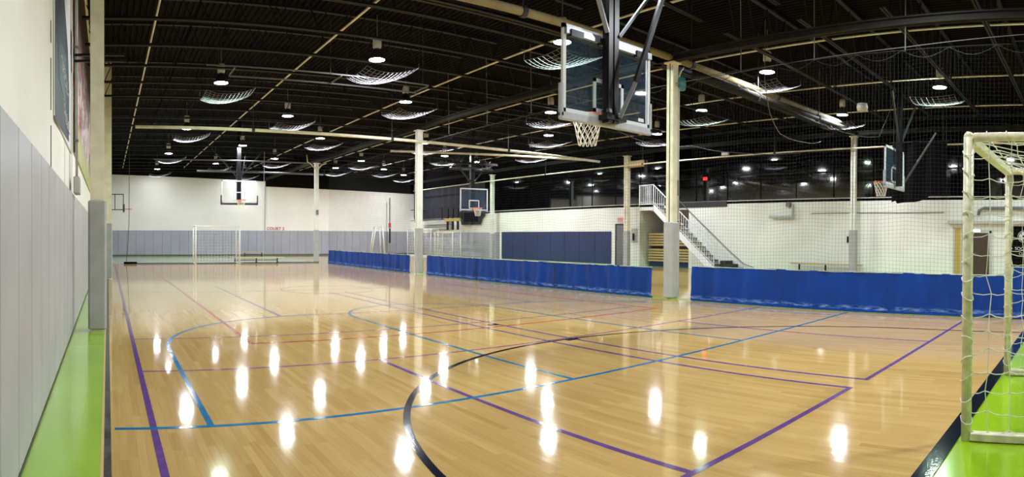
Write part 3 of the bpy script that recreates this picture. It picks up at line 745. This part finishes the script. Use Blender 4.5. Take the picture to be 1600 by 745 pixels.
# ------------------------------------------------------------------ hoops
def hoop(name, label, loc, rz=0, z0=2.95, W=1.78, H=1.12, padmat='bpad', rimout=.42, mastx=0, mast_top=5.75, style='hang', target=True, glassm='glass', framemat='frame'):
    """board centred at x=0 in the local plane y=0, playing side toward +y"""
    t = thing(name, label, 'hoop', loc, rz)
    h = W / 2; z1 = z0 + H
    gl = MB().box(-h + .03, h - .03, -.006, .006, z0 + .05, z1 - .03).build('glass_board', M[glassm], t)
    fr = MB()
    fr.box(-h, -h + .055, -.02, .02, z0, z1).box(h - .055, h, -.02, .02, z0, z1).box(-h, h, -.02, .02, z1 - .06, z1).box(-h, h, -.02, .02, z0 + .05, z0 + .1)
    fr.build('frame', M[framemat], t)
    if target:
        q = MB(); a, b, c_, d = -.3, .3, z0 + .13, z0 + .13 + .46
        q.box(a, a + .05, .007, .010, c_, d).box(b - .05, b, .007, .010, c_, d).box(a, b, .007, .010, d - .05, d).box(a, b, .007, .010, c_, c_ + .05)
        q.box(a, a + .05, -.010, -.007, c_, d).box(b - .05, b, -.010, -.007, c_, d).box(a, b, -.010, -.007, d - .05, d).box(a, b, -.010, -.007, c_, c_ + .05)
        q.build('target_square', M[framemat], t)
    pd = MB(); pd.cbox(-h - .045, h + .045, -.035, .035, z0 - .055, z0 + .05, .02)
    pd.cbox(-h - .045, -h + .02, -.035, .035, z0 - .02, z0 + .42, .018).cbox(h - .02, h + .045, -.035, .035, z0 - .02, z0 + .42, .018)
    pd.build('edge_padding', M[padmat], t)
    zr = z0 + .17
    rm = MB(); n = 28; ry = rimout
    rm.tube([(.225 * math.cos(2 * PI * i / n), ry + .225 * math.sin(2 * PI * i / n), zr) for i in range(n)], .010, 6, closed=True)
    rm.box(-.07, .07, .01, ry - .2, zr - .01, zr + .006).box(-.09, .09, .01, .03, zr - .12, zr + .02)
    rm.tube([(-.07, .03, zr - .1), (-.12, ry - .19, zr)], .008, 5).tube([(.07, .03, zr - .1), (.12, ry - .19, zr)], .008, 5)
    rim = rm.build('rim', M['orange'], t, True)
    nt = MB(); NC = 12
    for sgn in (1, -1):
        for i in range(NC):
            pts = []
            for q in range(13):
                u = q / 12; ang = 2 * PI * (i / NC) + sgn * u * 2.4 * (2 * PI / NC) * .5 * 2
                r = .222 * (1 - u) ** 1.0 + .115 * u + .012 * u * u
                pts.append((r * math.cos(ang), ry + r * math.sin(ang), zr - .01 - .42 * u))
            nt.tube(pts, .0055, 4)
    nt.build('net', M['cord'], t)
    return t
# near hoop, seen from behind
NHX, NHY = 6.27, 6.1
t = hoop('basketball_hoop', 'near hanging glass backboard with grey padding, seen from behind at top centre', (NHX, NHY, 0), z0=2.97, W=1.74, H=1.2)
mt = MB(); mt.box(-.20, -.12, -.2, -.08, 2.94, 6.95)
mt.build('mast', M['steelblk'], t); MB().box(-.09, .0, -.2, -.08, 2.94, 6.95).build('mast', M['steelblk'], t)
hr = MB(); hr.lathe([(0, 0), (.07, 0), (.08, .05), (.07, .1), (0, .1)], -.19, -.16, 10, 3.02).box(-.24, .14, -.22, -.05, 2.98, 3.05).build('lower_clamp', M['steelblk'], t)
tr = MB(); MB().box(-.85, -.22, -.07, -.02, 4.03, 4.12).build('steel_crossbar', M['steelsil'], t); MB().box(.05, .85, -.07, -.02, 4.03, 4.12).build('steel_crossbar', M['steelsil'], t)
for q_ in ((-.78, -.56), (.5, .74), (-.24, .04)): MB().box(q_[0], q_[1], -.09, -.02, 4.0, 4.09).build('corner_clamp', M['steelblk'], t)
MB().bar((-.62, -.3, 4.75), (-.20, -.17, 4.16), .06, .035).build('brace', M['steelsil'], t)
MB().bar((-.42, -.3, 4.75), (-.19, -.14, 4.13), .035, .03).build('brace', M['steelblk'], t)
MB().bar((.50, -.3, 4.80), (.0, -.2, 4.13), .055, .035).build('brace', M['steelsil'], t)
MB().bar((.62, -.5, 4.9), (.1, -.42, 3.5), .06, .06).build('folding_strut', M['steelblk'], t)
MB().bar((.1, -.42, 3.5), (-.02, -.24, 3.02), .05, .05).build('lower_strut', M['grey'], t)
MB().box(.62, .74, -.012, -.009, 3.09, 3.14).build('maker_mark', M['frame'], t)
MB().box(-.6, .9, -.35, -.2, 5.55, 5.75).build('roof_bracket', M['steelblk'], t)
# far hoop over the far goal
t = hoop('basketball_hoop', 'far clear backboard with black edging hanging above the distant goal', (6.45, 30.2, 0), rz=PI, z0=2.98, W=1.8, H=1.15, padmat='bpadblk', glassm='glassclear')
MB().box(-.1, .1, -.25, -.05, 3.0, 6.95).build('mast', M['steelblk'], t)
MB().bar((-1.3, -.3, 5.7), (-.08, -.15, 4.3), .05).build('brace', M['steelblk'], t); MB().bar((1.3, -.3, 5.7), (.08, -.15, 4.3), .05).build('brace', M['steelblk'], t)
MB().bar((-.6, -1.4, 5.7), (-.0, -.2, 3.3), .05).build('folding_strut', M['steelblk'], t)
# hoop over the rear court, facing the camera
t = hoop('basketball_hoop', 'clear backboard hanging over the rear court in front of the dark drape', (18.1, 27.3, 0), rz=PI - .12, z0=2.72, W=1.62, H=1.2, padmat='glass')
MB().box(-.07, .13, -.3, -.1, 2.8, 6.95).build('mast', M['steelblk'], t)
for s in (-1, 1):
    MB().bar((s * 1.1, -.3, 5.4), (s * .05, -.2, 4.2), .06).build('brace', M['steelblk'], t)
MB().box(-1.5, 1.5, -.3, -.2, 5.2, 5.3).build('roof_bracket', M['steelblk'], t)
m = MB(); m.tube([(1.25 * math.cos(a * PI / 12), -.3 + .5 * math.sin(a * PI / 12), 4.95) for a in range(24)], .04, 6, closed=True)
for a in range(8): m.bar((1.25 * math.cos(a * PI / 4), -.3 + .5 * math.sin(a * PI / 4), 4.95), (.7 * math.cos(a * PI / 4), -.3, 5.55), .03)
m.build('winch_frame', M['dgrey'], t)
# hoop over the rear court near, seen from the side
t = hoop('basketball_hoop', 'hanging backboard over the rear court seen edge-on above the nearest curtain', (17.62, 5.72, 0), z0=2.93, W=1.8, H=1.15)
MB().box(-.14, .0, -.25, -.08, 2.95, 6.95).build('mast', M['steelblk'], t)
MB().bar((-1.2, -.3, 5.5), (-.08, -.16, 4.2), .05).build('brace', M['dgrey'], t); MB().bar((1.1, -.3, 5.5), (.08, -.16, 4.2), .05).build('brace', M['dgrey'], t)
MB().bar((.6, -1.1, 4.6), (.1, -.3, 3.1), .05).build('folding_strut', M['dgrey'], t)
MB().lathe([(0, -.1), (.14, -.1), (.16, 0), (.14, .1), (0, .1)], -1.4, .5, 12, 5.05).build('winch', M['lgrey'], t, True)
# small wall hoop at the left, edge-on
t = thing('wall_hoop', 'small black framed wall hoop at the left wall, seen edge-on far away', 'hoop', (0.0, 38, 0))
fr = MB()
for z_ in (2.97, 3.9): fr.box(-.45, .96, -.02, .02, z_, z_ + .045)
for x_ in (0.0, .42, .93): fr.box(x_, x_ + .045, -.02, .02, 2.97, 3.94)
fr.build('bracket', M['steelblk'], t)
MB().cbox(.93, 1.02, -.6, .6, 2.85, 3.3, .02).build('padded_board', M['bpadblk'], t)
rm = MB(); rm.tube([(1.25 + .22 * math.cos(a * PI / 10), .22 * math.sin(a * PI / 10), 3.02) for a in range(20)], .012, 6, closed=True); rm.build('rim', M['redp'], t)
nt = MB()
for a in range(12): nt.tube([(1.25 + .22 * math.cos(a * PI / 6), .22 * math.sin(a * PI / 6), 3.02), (1.25 + .13 * math.cos(a * PI / 6 + .3), .13 * math.sin(a * PI / 6 + .3), 2.62)], .006, 4)
nt.build('net', M['cord'], t)

# ------------------------------------------------------------------ goals
def goal(label, loc, rz, W, H, D, r, paint, cord_r, cell, ties=True, seed=1, cordm='goalcord', Dt=None):
    """mouth along local x from 0 to W at y=0, depth toward -y"""
    Dt = Dt or D
    t = thing('soccer_goal', label, 'goal', loc, rz); rs = random.Random(seed)
    for x in (0, W):
        MB().tube([(x, 0, 0.0), (x, 0, H - r)], r, 12).lathe([(r, -.0), (r * .96, r * .35), (r * .75, r * .75), (r * .35, r * .98), (0, r)], x, 0, 12, H - r).build('post', M[paint], t, True)
    MB().cbox(r, W - r, -r, r, H - 2.0 * r - .01, H - r * .4, .012).build('crossbar', M[paint], t)
    for x in (0, W):
        MB().tube([(x, -r, H - r * 1.1), (x, -Dt, H - r * 1.1)], r * .9, 10).build('top_side_bar', M[paint], t, True)
        MB().cbox(x - r, x + r, -D, -r * .8, .005, r * 1.7, .01).build('base_side_bar', M[paint], t)
        MB().tube([(x, -Dt, H - r * 1.1), (x, -D, r)], r * .8, 10).build('rear_upright', M[paint], t, True)
    MB().cbox(0, W, -D - r, -D + r, .005, r * 1.7, .01).build('rear_base_bar', M[paint], t)
    MB().tube([(0, -Dt, H - r * 1.1), (W, -Dt, H - r * 1.1)], r * .8, 10).build('rear_top_bar', M[paint], t, True)
    def sheet(P, nu, nv):
        m = MB(); G = [[Vector(P(i / nu, j / nv)) for j in range(nv + 1)] for i in range(nu + 1)]
        for i in range(nu + 1):
            for j in range(nv + 1):
                if 0 < i < nu and 0 < j < nv: G[i][j] += Vector((rs.gauss(0, .07), rs.gauss(0, .07), rs.gauss(0, .10))) * cell
                elif 0 < j < nv or 0 < i < nu: G[i][j] += Vector((0, 0, rs.gauss(0, .1))) * cell
        def strand(pts, sag):
            out = []
            for a in range(len(pts) - 1):
                for q in range(3):
                    u = q / 3; p = pts[a].lerp(pts[a + 1], u); p = p - Vector((0, 0, sag * 4 * u * (1 - u))); out.append(p)
            out.append(pts[-1]); m.tube(out, cord_r, 4, caps=False)
        for i in range(nu + 1): strand([G[i][j] for j in range(nv + 1)], 0)
        for j in range(nv + 1): strand([G[i][j] for i in range(nu + 1)], cell * .12)
        return m
    nz = max(4, int(H / cell)); ny = max(3, int(D / cell)); nx = max(5, int(W / cell))
    rr = r * 1.1
    a = sheet(lambda u, v: (rr * 0, -u * (Dt * v + D * (1 - v)), .08 + v * (H - .12)), ny, nz)
    b = sheet(lambda u, v: (W, -u * (Dt * v + D * (1 - v)), .08 + v * (H - .12)), ny, nz)
    c_ = sheet(lambda u, v: (u * W, -v * Dt, H - .05 - .10 * math.sin(PI * u) * math.sin(PI * v)), nx, ny)
    d = sheet(lambda u, v: (u * W, -(Dt * v + D * (1 - v)) - .05 * math.sin(PI * u), .08 + v * (H - .12)), nx, nz)
    for q, nm in ((a, 'side_net'), (b, 'side_net'), (c_, 'roof_net'), (d, 'rear_net')): q.build(nm, M[cordm], t)
    if ties:
        m = MB(); n = int(H / (cell * 1.0))
        for x in (0, W):
            for k in range(1, n):
                z = k * H / n + rs.uniform(-.02, .02)
                m.tube([(x + (r + .006) * math.cos(i * PI / 4), (r + .006) * math.sin(i * PI / 4), z + .03 * math.sin(i * PI / 4 + k)) for i in range(8)], .0036, 4, closed=True)
        for x in (0, W):
            for k in range(1, int(Dt / cell)):
                y_ = -k * cell
                m.tube([(x + (r + .004) * math.cos(i * PI / 4), y_ + .01 * math.sin(i * PI / 4), H - r * 1.1 + (r + .004) * math.sin(i * PI / 4)) for i in range(8)], .0036, 4, closed=True)
        tag(m.build('net_lacing', M[cordm], t), 'cord loops lashed round the posts', kind='stuff')
    return t
goal('large cream goal with white rope net at the right edge, partly cropped', (4.24, .84, 0), 0, 2.13, 2.13, 1.05, .036, 'goal', .0042, .135, seed=5)
goal('white goal standing in front of the grey back wall pads', (4.3, 30.35, 0), 0, 2.2, 1.92, -.9, .035, 'goalw', .004, .15, ties=False, seed=8)
goal('white goal by the left wall, almost hidden behind the columns', (-.33, 35.2, 0), PI / 2 + PI, 2.0, 1.9, -.55, .035, 'goalw', .006, .16, ties=False, seed=9)

# ------------------------------------------------------------------ benches
def bench(label, x, y, L, h, rz, legs=3):
    t = thing('bench', label, 'bench', (x, y, 0), rz)
    MB().cbox(0, L, -.14, .14, h - .05, h, .01).build('seat_plank', M['tan'], t)
    for k in range(legs):
        u = .12 * L + k * (.76 * L) / (legs - 1)
        MB().box(u - .03, u + .03, -.12, .12, 0, .03).box(u - .025, u + .025, -.04, .04, .03, h - .05).build('leg', M['dgrey'], t)
    MB().box(.12 * L, .88 * L, -.02, .02, .10, .14).build('stretcher', M['brown'], t)
    return t
bench('long low wooden bench right of the far goal, under COURT 2', 6.3, 32.3, 3.05, .27, 0)
bench('small wooden bench against the back wall pads behind the far goal', 9.2, 42.2, 1.6, .3, 0, 2)
bench('wooden bench against the block wall left of the white column', 22.6, 8.65, 3.05, .42, PI / 2)

# black pole along the far end of the court, and ropes
t = thing('floor_pole', 'black pole lying across the far end of the court', 'pole', (.8, 31.1, .03))
MB().tube([(0, 0, 0), (10.1, 0, 0)], .022, 8).build('thin_pole', M['steelblk'], t, True)
MB().tube([(0, 0, .02), (.65, 0, .02)], .06, 10).build('rolled_net', M['cloth'], t, True)
tag(MB().tube([(.92, 31.05, .08), (1.0, 31.05, .9), (1.06, 31.05, 2.2), (1.08, 31.05, 5.75)], .014, 5).build('hanging_rope', M['dgrey']), 'thin dark rope rising from the left end of the floor pole', 'rope')
tag(MB().tube([(7.93, 31.2, 0), (7.95, 31.2, 3.9), (7.98, 31.2, 5.75)], .007, 4).build('hanging_rope', M['lgrey']), 'thin pale rope hanging right of the far backboard', 'rope')

# ------------------------------------------------------------------ rear court: stacked gear by the back corner
goal('stacked white goal leaning at the far corner, left one', (21.9, 41.0, 0), -PI / 2 + .05, 3.2, 1.95, .6, .04, 'goalw', .006, .2, ties=False, seed=11)
goal('stacked white goal at the far corner beside the column, right one', (21.7, 36.6, 0), -PI / 2, 2.3, 1.75, .6, .04, 'goalw', .006, .2, ties=False, seed=12)
t = thing('equipment_rack', 'grey and white rack of folded gear on the block wall behind the stacked goals', 'rack', (22.7, 37.2, 1.95))
MB().cbox(-.1, .28, 0, 3.6, 0, .28, .02).build('lower_box', M['lgrey'], t); MB().cbox(-.2, .28, .2, 3.4, .3, .55, .02).build('upper_box', M['lgrey'], t)
MB().box(-.12, -.1, .1, 3.5, .1, .14).build('edge_strip', M['grey'], t)
t = thing('wall_drape', 'large dark navy drape covering the wall below the roof in the far corner', 'drape', (22.85, 33.2, 2.7))
m = MB()
for i in range(61):
    y = 9.6 * i / 60; m.v += [(.04 * math.sin(y * 7), y, (-.5 if 0.4 < y < 3 else 0.0)), (.04 * math.sin(y * 7), y, 2.2)]
for i in range(60): m.f.append((2 * i, 2 * i + 2, 2 * i + 3, 2 * i + 1))
m.build('cloth', M['drape'], t, True)
MB().tube([(-.03, 0, 2.2), (-.03, 9.6, 2.2)], .03, 6).build('rod', M['steelblk'], t)
t = thing('wall_hoop', 'side-mounted black wall hoop bracket folded in the far corner above stacked goals', 'hoop', (22.0, 34.6, 0))
fr = MB()
for z_ in (2.55, 3.35): fr.box(.0, .05, 0, 7.2, z_, z_ + .05)
for y_ in (0, 1.2, 2.6, 6.4): fr.box(0, .05, y_, y_ + .06, 2.55, 3.4)
for y_ in (0, 6.4): fr.box(0, .95, y_, y_ + .05, 3.3, 3.35)
fr.build('bracket', M['steelblk'], t)
MB().cbox(-.06, .0, 6.2, 6.5, 2.4, 3.1, .02).build('padding', M['steelblk'], t)
for k, y_ in enumerate((.3, .95, 1.6)):
    MB().cbox(-.12, -.02, y_, y_ + .22, 1.85, 3.3, .03).build('hanging_pad', M['steelblk'], t)
MB().cbox(-.16, .0, .1, 2.0, 2.42, 2.62, .02).build('yellow_band', M['yellow'], t)
t = thing('scoreboard', 'black boxy panel hanging below the rear backboard', 'panel', (20.9, 31.2, 2.3))
MB().cbox(0, .1, .0, 1.5, 0, .6, .02).build('case', M['cloth'], t); MB().box(.02, .06, .6, .66, -.18, 0).build('stem', M['steelblk'], t)
MB().box(.03, .07, .7, .74, .6, 4.66).build('hanger', M['dgrey'], t)
t = thing('volleyball_post', 'thin red and black post at the back wall, left of the white column', 'post', (20.6, 42.6, 0))
MB().tube([(0, 0, 0), (0, 0, 4.3)], .04, 8).build('pole', M['lgrey'], t, True)
MB().tube([(0, -.05, 2.2), (0, -.05, 4.3)], .03, 6).build('upper_sleeve', M['dgrey'], t); MB().tube([(0, -.06, .9), (0, -.06, 2.0)], .06, 8).build('lower_sleeve', M['steelblk'], t)
MB().cbox(-.08, .08, -.12, .02, 2.05, 2.4, .02).build('red_winch', M['redp'], t)
t = thing('training_goal', 'slender white leaning frame in the far corner behind the farthest curtain', 'frame', (18.6, 41.5, 0))
MB().tube([(0, 0, 0), (.35, 0, 2.1), (.9, 0, 2.1), (1.1, 0, 0)], .05, 8).build('side_frame', M['goalw'], t, True)
MB().tube([(.1, .5, 0), (.4, .5, 2.0), (.9, .5, 2.0), (1.0, .5, 0)], .05, 8).build('rear_frame', M['goalw'], t, True)
MB().tube([(.35, 0, 2.1), (.4, .5, 2.0)], .04, 8).build('cross_tube', M['goalw'], t, True)

# ------------------------------------------------------------------ door, signs and fittings on the block wall
d1 = struct(MB().box(RX - .03, RX + .01, 21.15, 21.75, 0, 2.02).build('door_1', M['grey'])); d1['label'] = 'grey steel door beside the cream column'
MB().box(RX - .05, RX - .03, 21.1, 21.16, 0, 2.08).box(RX - .05, RX - .03, 21.74, 21.8, 0, 2.08).box(RX - .05, RX - .03, 21.1, 21.8, 2.02, 2.08).build('door_frame', M['dgrey'], d1)
MB().cbox(RX - .07, RX - .03, 21.2, 21.26, .95, 1.1, .008).build('door_handle', M['steelsil'], d1)
t = thing('wall_sign', 'small red and white sign above the grey door', 'sign', (RX - .02, 21.2, 2.14)); MB().box(-.02, .015, 0, .5, 0, .3).build('panel', M['whitep'], t); MB().box(-.025, -.02, .05, .45, .05, .25).build('red_face', mat('pale_red', (226, 150, 146), .6), t)
t = thing('wall_phone', 'small black handset on a pale plate right of the cream column', 'phone', (RX - .03, 20.5, 1.25)); MB().box(0, .03, -.15, .22, -.1, .6).build('plate', M['lgrey'], t); MB().cbox(-.05, 0, 0, .1, 0, .35, .012).build('handset', M['steelblk'], t)
d2 = struct(MB().box(RX - .04, RX + .01, 3.74, 4.42, 0, 1.66).build('door_2', M['brown'])); d2['label'] = 'dark brown door seen through the near goal'
fr = MB(); fr.box(RX - .06, RX - .04, 3.66, 3.74, 0, 1.74).box(RX - .06, RX - .04, 4.42, 4.5, 0, 1.74).box(RX - .06, RX - .04, 3.66, 4.5, 1.66, 1.74); fr.build('door_frame', M['lgrey'], d2)
MB().tube([(RX - .06, 4.3, .9), (RX - .1, 4.3, .9), (RX - .1, 4.2, .9)], .012, 6).build('door_handle', M['steelsil'], d2)
t = thing('exit_light', 'small lit white sign above the brown door', 'sign', (RX - .08, 4.05, 1.68)); MB().cbox(0, .08, 0, .42, 0, .12, .01).build('case', M['whitep'], t); MB().box(-.006, 0, .02, .4, .015, .105).build('lit_face', emat('exit_glow', (240, 245, 255), 2.2), t)
# side doorway left of the near goal post, its warm light painted as flat yellow
d3 = struct(MB().box(RX - .05, RX - .02, 4.82, 5.06, 0, 1.86).build('door_3', M['yellow'])); d3['label'] = 'narrow lit doorway left of the near goal post, its light painted yellow'
MB().box(RX - .07, RX - .05, 5.05, 5.12, 0, 1.9).box(RX - .07, RX - .05, 4.78, 4.82, 0, 1.9).build('door_frame', M['lgrey'], d3)
# large bent pipe on the wall
tag(MB().tube([(RX - .1, 4.15, 2.28), (RX - .1, 4.12, 2.5), (RX - .12, 3.95, 2.58), (RX - .12, 0, 2.58)], .06, 10).build('wall_pipe', M['grey'], None, True), 'dark grey bent pipe on the block wall above the brown door', 'pipe')
tag(MB().box(RX - .2, RX, 2.2, 5.3, 2.0, 2.12).build('wall_shelf', M['lgrey']), 'pale ledge running under the bent pipe', 'shelf')
# club banner with a ball
t = thing('ball_banner', 'black banner with a white soccer ball and white lettering at the far right', 'banner', (RX - .03, 2.9, .42))
MB().box(0, .02, -1.0, 0.02, 0, 1.5).build('banner_sheet', M['cloth'], t)
m = MB()
bx, bz, br = -.44, 1.12, .17
n = 28
ring = [(-.004, bx + br * math.cos(2 * PI * i / n), bz + br * math.sin(2 * PI * i / n)) for i in range(n)]
m.poly(ring); m.build('ball_disc', M['whitep'], t)
m = MB()
def pent(cx, cz, r, a0): m.poly([(-.008, cx + r * math.cos(a0 + i * 2 * PI / 5), cz + r * math.sin(a0 + i * 2 * PI / 5)) for i in range(5)])
pent(bx, bz, .055, PI / 2)
for i in range(5):
    a = PI / 2 + i * 2 * PI / 5 + PI / 5; pent(bx + .125 * math.cos(a), bz + .125 * math.sin(a), .034, a + PI)
m.build('ball_patches', M['steelblk'], t)
m = MB(); m.tube([(-.006, bx + .21 * math.cos(2 * PI * i / n), bz + .21 * math.sin(2 * PI * i / n)) for i in range(n)], .01, 4, closed=True); m.build('ball_ring', M['whitep'], t)
for txt, zz, sz in (('SOCCER', .62, .17), ('CLUB', .44, .14)):
    fc = bpy.data.curves.new('banner_text', 'FONT'); fc.body = txt; fc.size = sz; fc.extrude = .002; fc.align_x = 'CENTER'; fc.materials.append(M['whitep'])
    fo = text_mesh('lettering', fc); fo.parent = t; fo.location = (-.006, bx, zz); fo.rotation_euler = (PI / 2, 0, -PI / 2)
# heater and bracket
t = thing('tube_heater', 'pale tube heater mounted on the block wall with a box above it', 'heater', (RX - .12, 11.8, 2.2))
MB().tube([(0, 0, .06), (0, 1.1, .1)], .06, 10).build('tube', M['lgrey'], t, True); MB().cbox(-.05, .1, -.02, .04, .0, .6, .01).build('support', M['lgrey'], t); MB().cbox(-.06, .1, .1, .3, .5, .68, .01).build('control_box', M['grey'], t)
tag(MB().box(RX - .04, RX, 9.35, 9.42, 1.25, 1.5).build('wall_phone', M['steelblk']), 'tiny black handset on the block wall left of the white column', 'phone')
tag(MB().box(RX - .03, RX, 5.5, 11.0, 2.42, 2.44).build('wall_conduit', M['grey']), 'thin grey conduit line along the block wall', 'conduit')
# black cloth hanging in front of the gallery
t = thing('black_cloth', 'black cloth hanging over the top of the block wall behind the edge-on backboard', 'cloth', (21.0, 4.95, 2.5))
m = MB(); N = 30
for i in range(N + 1):
    u = i / N; y = 1.95 * u
    zb = .50 - .44 * u + .05 * math.sin(u * 9) + (.12 if u > .93 else 0)
    for j in range(5):
        z = zb + (2.3 - zb) * j / 4; m.v.append((.05 * math.sin(y * 9 + j * .3), y, z))
for i in range(N):
    for j in range(4):
        a = i * 5 + j; m.f.append((a, a + 5, a + 6, a + 1))
m.build('sheet', M['cloth'], t, True); MB().tube([(0, -.1, 2.3), (0, 2.05, 2.3)], .03, 6).build('rod', M['steelblk'], t)
MB().tube([(0, .1, 2.3), (0, .1, 4.45)], .012, 4).build('hanger', M['dgrey'], t); MB().tube([(0, 1.9, 2.3), (0, 1.9, 4.45)], .012, 4).build('hanger', M['dgrey'], t)
# red exit lamp, up on the gallery
t = thing('exit_sign', 'small glowing red exit sign high in the dark gallery', 'sign', (25.48, 17.9, 4.25))
MB().cbox(0, .1, 0, .3, 0, .2, .01).build('case', M['dgrey'], t); MB().box(-.006, 0, .03, .27, .03, .17).build('lit_face', emat('red_glow', (255, 30, 30), 5), t)
tag(MB().cbox(21.98, 22.1, 14.4, 14.75, 4.88, 5.02, .02).build('pipe_box', M['lgrey']), 'small pale box on the thin gallery pipe', 'box')
t = thing('projector_box', 'tan box bracketed to the cream column beside the stairs', 'box', (22.3, 20.1, 4.75)); MB().cbox(-.1, .15, -.8, .2, 0, .3, .02).build('case', M['tan'], t); MB().cbox(-.06, .1, -1.0, -.82, -.35, .28, .02).build('dark_unit', M['steelblk'], t)

# ------------------------------------------------------------------ stairs
SX0, SX1 = 22.12, 22.95
t = thing('staircase', 'white steel staircase with railings descending along the block wall', 'stairs', (0, 0, 0))
MB().box(SX0, SX1, 18.6, 19.45, 2.82, 2.93).build('landing', M['dgrey'], t)
sl = MB()
for x in (SX0, SX1 - .05):
    a = (x, 18.62, 2.72); b = (x, 15.3, .02)
    sl.poly([(x, 18.62, 2.97), (x, 18.62, 2.66), (x, 15.45, .0), (x, 15.15, .0), (x, 15.15, .12)])
    sl.poly([(x + .04, 18.62, 2.97), (x + .04, 15.15, .12), (x + .04, 15.15, .0), (x + .04, 15.45, .0), (x + .04, 18.62, 2.66)])
    sl.quad((x, 18.62, 2.97), (x, 15.15, .12), (x + .04, 15.15, .12), (x + .04, 18.62, 2.97)); sl.quad((x, 18.62, 2.66), (x + .04, 18.62, 2.66), (x + .04, 15.45, 0), (x, 15.45, 0))
    sl.box(x, x + .04, 18.6, 19.45, 2.66, 2.97)
sl.build('stringer', M['whitep'], t)
MB().box(SX0, SX1, 19.42, 19.45, 2.66, 2.97).build('landing_edge', M['whitep'], t)
tm = MB().box(0, SX1 - SX0 - .1, -.14, .14, -.02, .02).mesh('tread', M['dgrey'])
NS = 15
for i in range(1, NS):
    u = i / NS; put('tread', tm, t, (SX0 + .05, 15.15 + (18.62 - 15.15) * u, 0.03 + 2.9 * u))
bl = MB().box(-.009, .009, -.009, .009, 0, .85).mesh('baluster', M['whitep'])
for i in range(27):
    u = i / 27; put('baluster', bl, t, (SX0 + .02, 15.2 + (18.6 - 15.2) * u, .15 + 2.8 * u))
for i in range(8): put('baluster', bl, t, (SX0 + .02, 18.62 + i * .115, 2.97))
for i in range(7): put('baluster', bl, t, (SX0 + .04 + i * .12, 19.43, 2.97))
MB().bar((SX0 + .02, 18.6, 3.84), (SX0 + .02, 19.45, 3.84), .035).bar((SX0 + .02, 18.6, 3.84), (SX0 + .02, 15.2, 1.02), .035).bar((SX0, 19.43, 3.84), (SX1, 19.43, 3.84), .035).build('handrail', M['whitep'], t)
MB().bar((SX0 + .02, 18.6, 3.04), (SX0 + .02, 19.45, 3.04), .02).bar((SX0 + .02, 18.6, 3.04), (SX0 + .02, 15.2, .24), .02).build('lower_rail', M['whitep'], t)
MB().bar((SX0 + .02, 18.6, 2.97), (SX0 + .02, 18.6, 3.86), .04).build('newel_post', M['whitep'], t); MB().bar((SX0 + .02, 19.45, 2.7), (SX0 + .02, 19.45, 3.86), .04).build('newel_post', M['whitep'], t); MB().bar((SX0 + .02, 15.2, 0), (SX0 + .02, 15.2, 1.04), .04).build('newel_post', M['whitep'], t)
MB().tube([(SX1 - .02, 15.0, .9), (SX1 - .02, 14.2, .3), (SX1 - .02, 13.7, .16)], .016, 6).tube([(SX1 - .02, 18.5, 3.75), (SX1 - .02, 15.0, .9)], .016, 6).build('wall_rail', M['grey'], t)
for k in range(3): MB().box(SX0 + .25, SX1, 14.75 - .28 * k + .42 * 0, 15.03 - .28 * k, 0, .42 - .14 * k).build('bottom_step', M['dgrey'], t)
# folded bleachers in the recess
t = thing('folded_bleacher', 'folded wooden bleacher in the recess behind the stairs', 'bleacher', (23.5, 17.3, 0))
MB().box(.25, 1.4, 0, 2.8, 0, 1.55).build('core', M['brown'], t)
MB().box(.1, .25, .05, 2.75, 0, .22).build('navy_kickboard', M['navy'], t)
pk = MB().cbox(0, .3, .02, 2.78, 0, .095, .012).mesh('seat_plank', M['tan'])
for z in (.24, .37, .50, .63, .76, 1.0, 1.13, 1.26, 1.39, 1.52): put('seat_plank', pk, t, (.0 if z < .9 else .03, 0, z))
MB().cbox(.05, .2, .1, 1.6, 2.0, 2.06, .01).build('top_rail', M['grey'], t)
for q_ in (.12, 1.5): MB().box(.1, .16, q_, q_ + .05, 1.6, 2.0).build('rail_support', M['grey'], t)
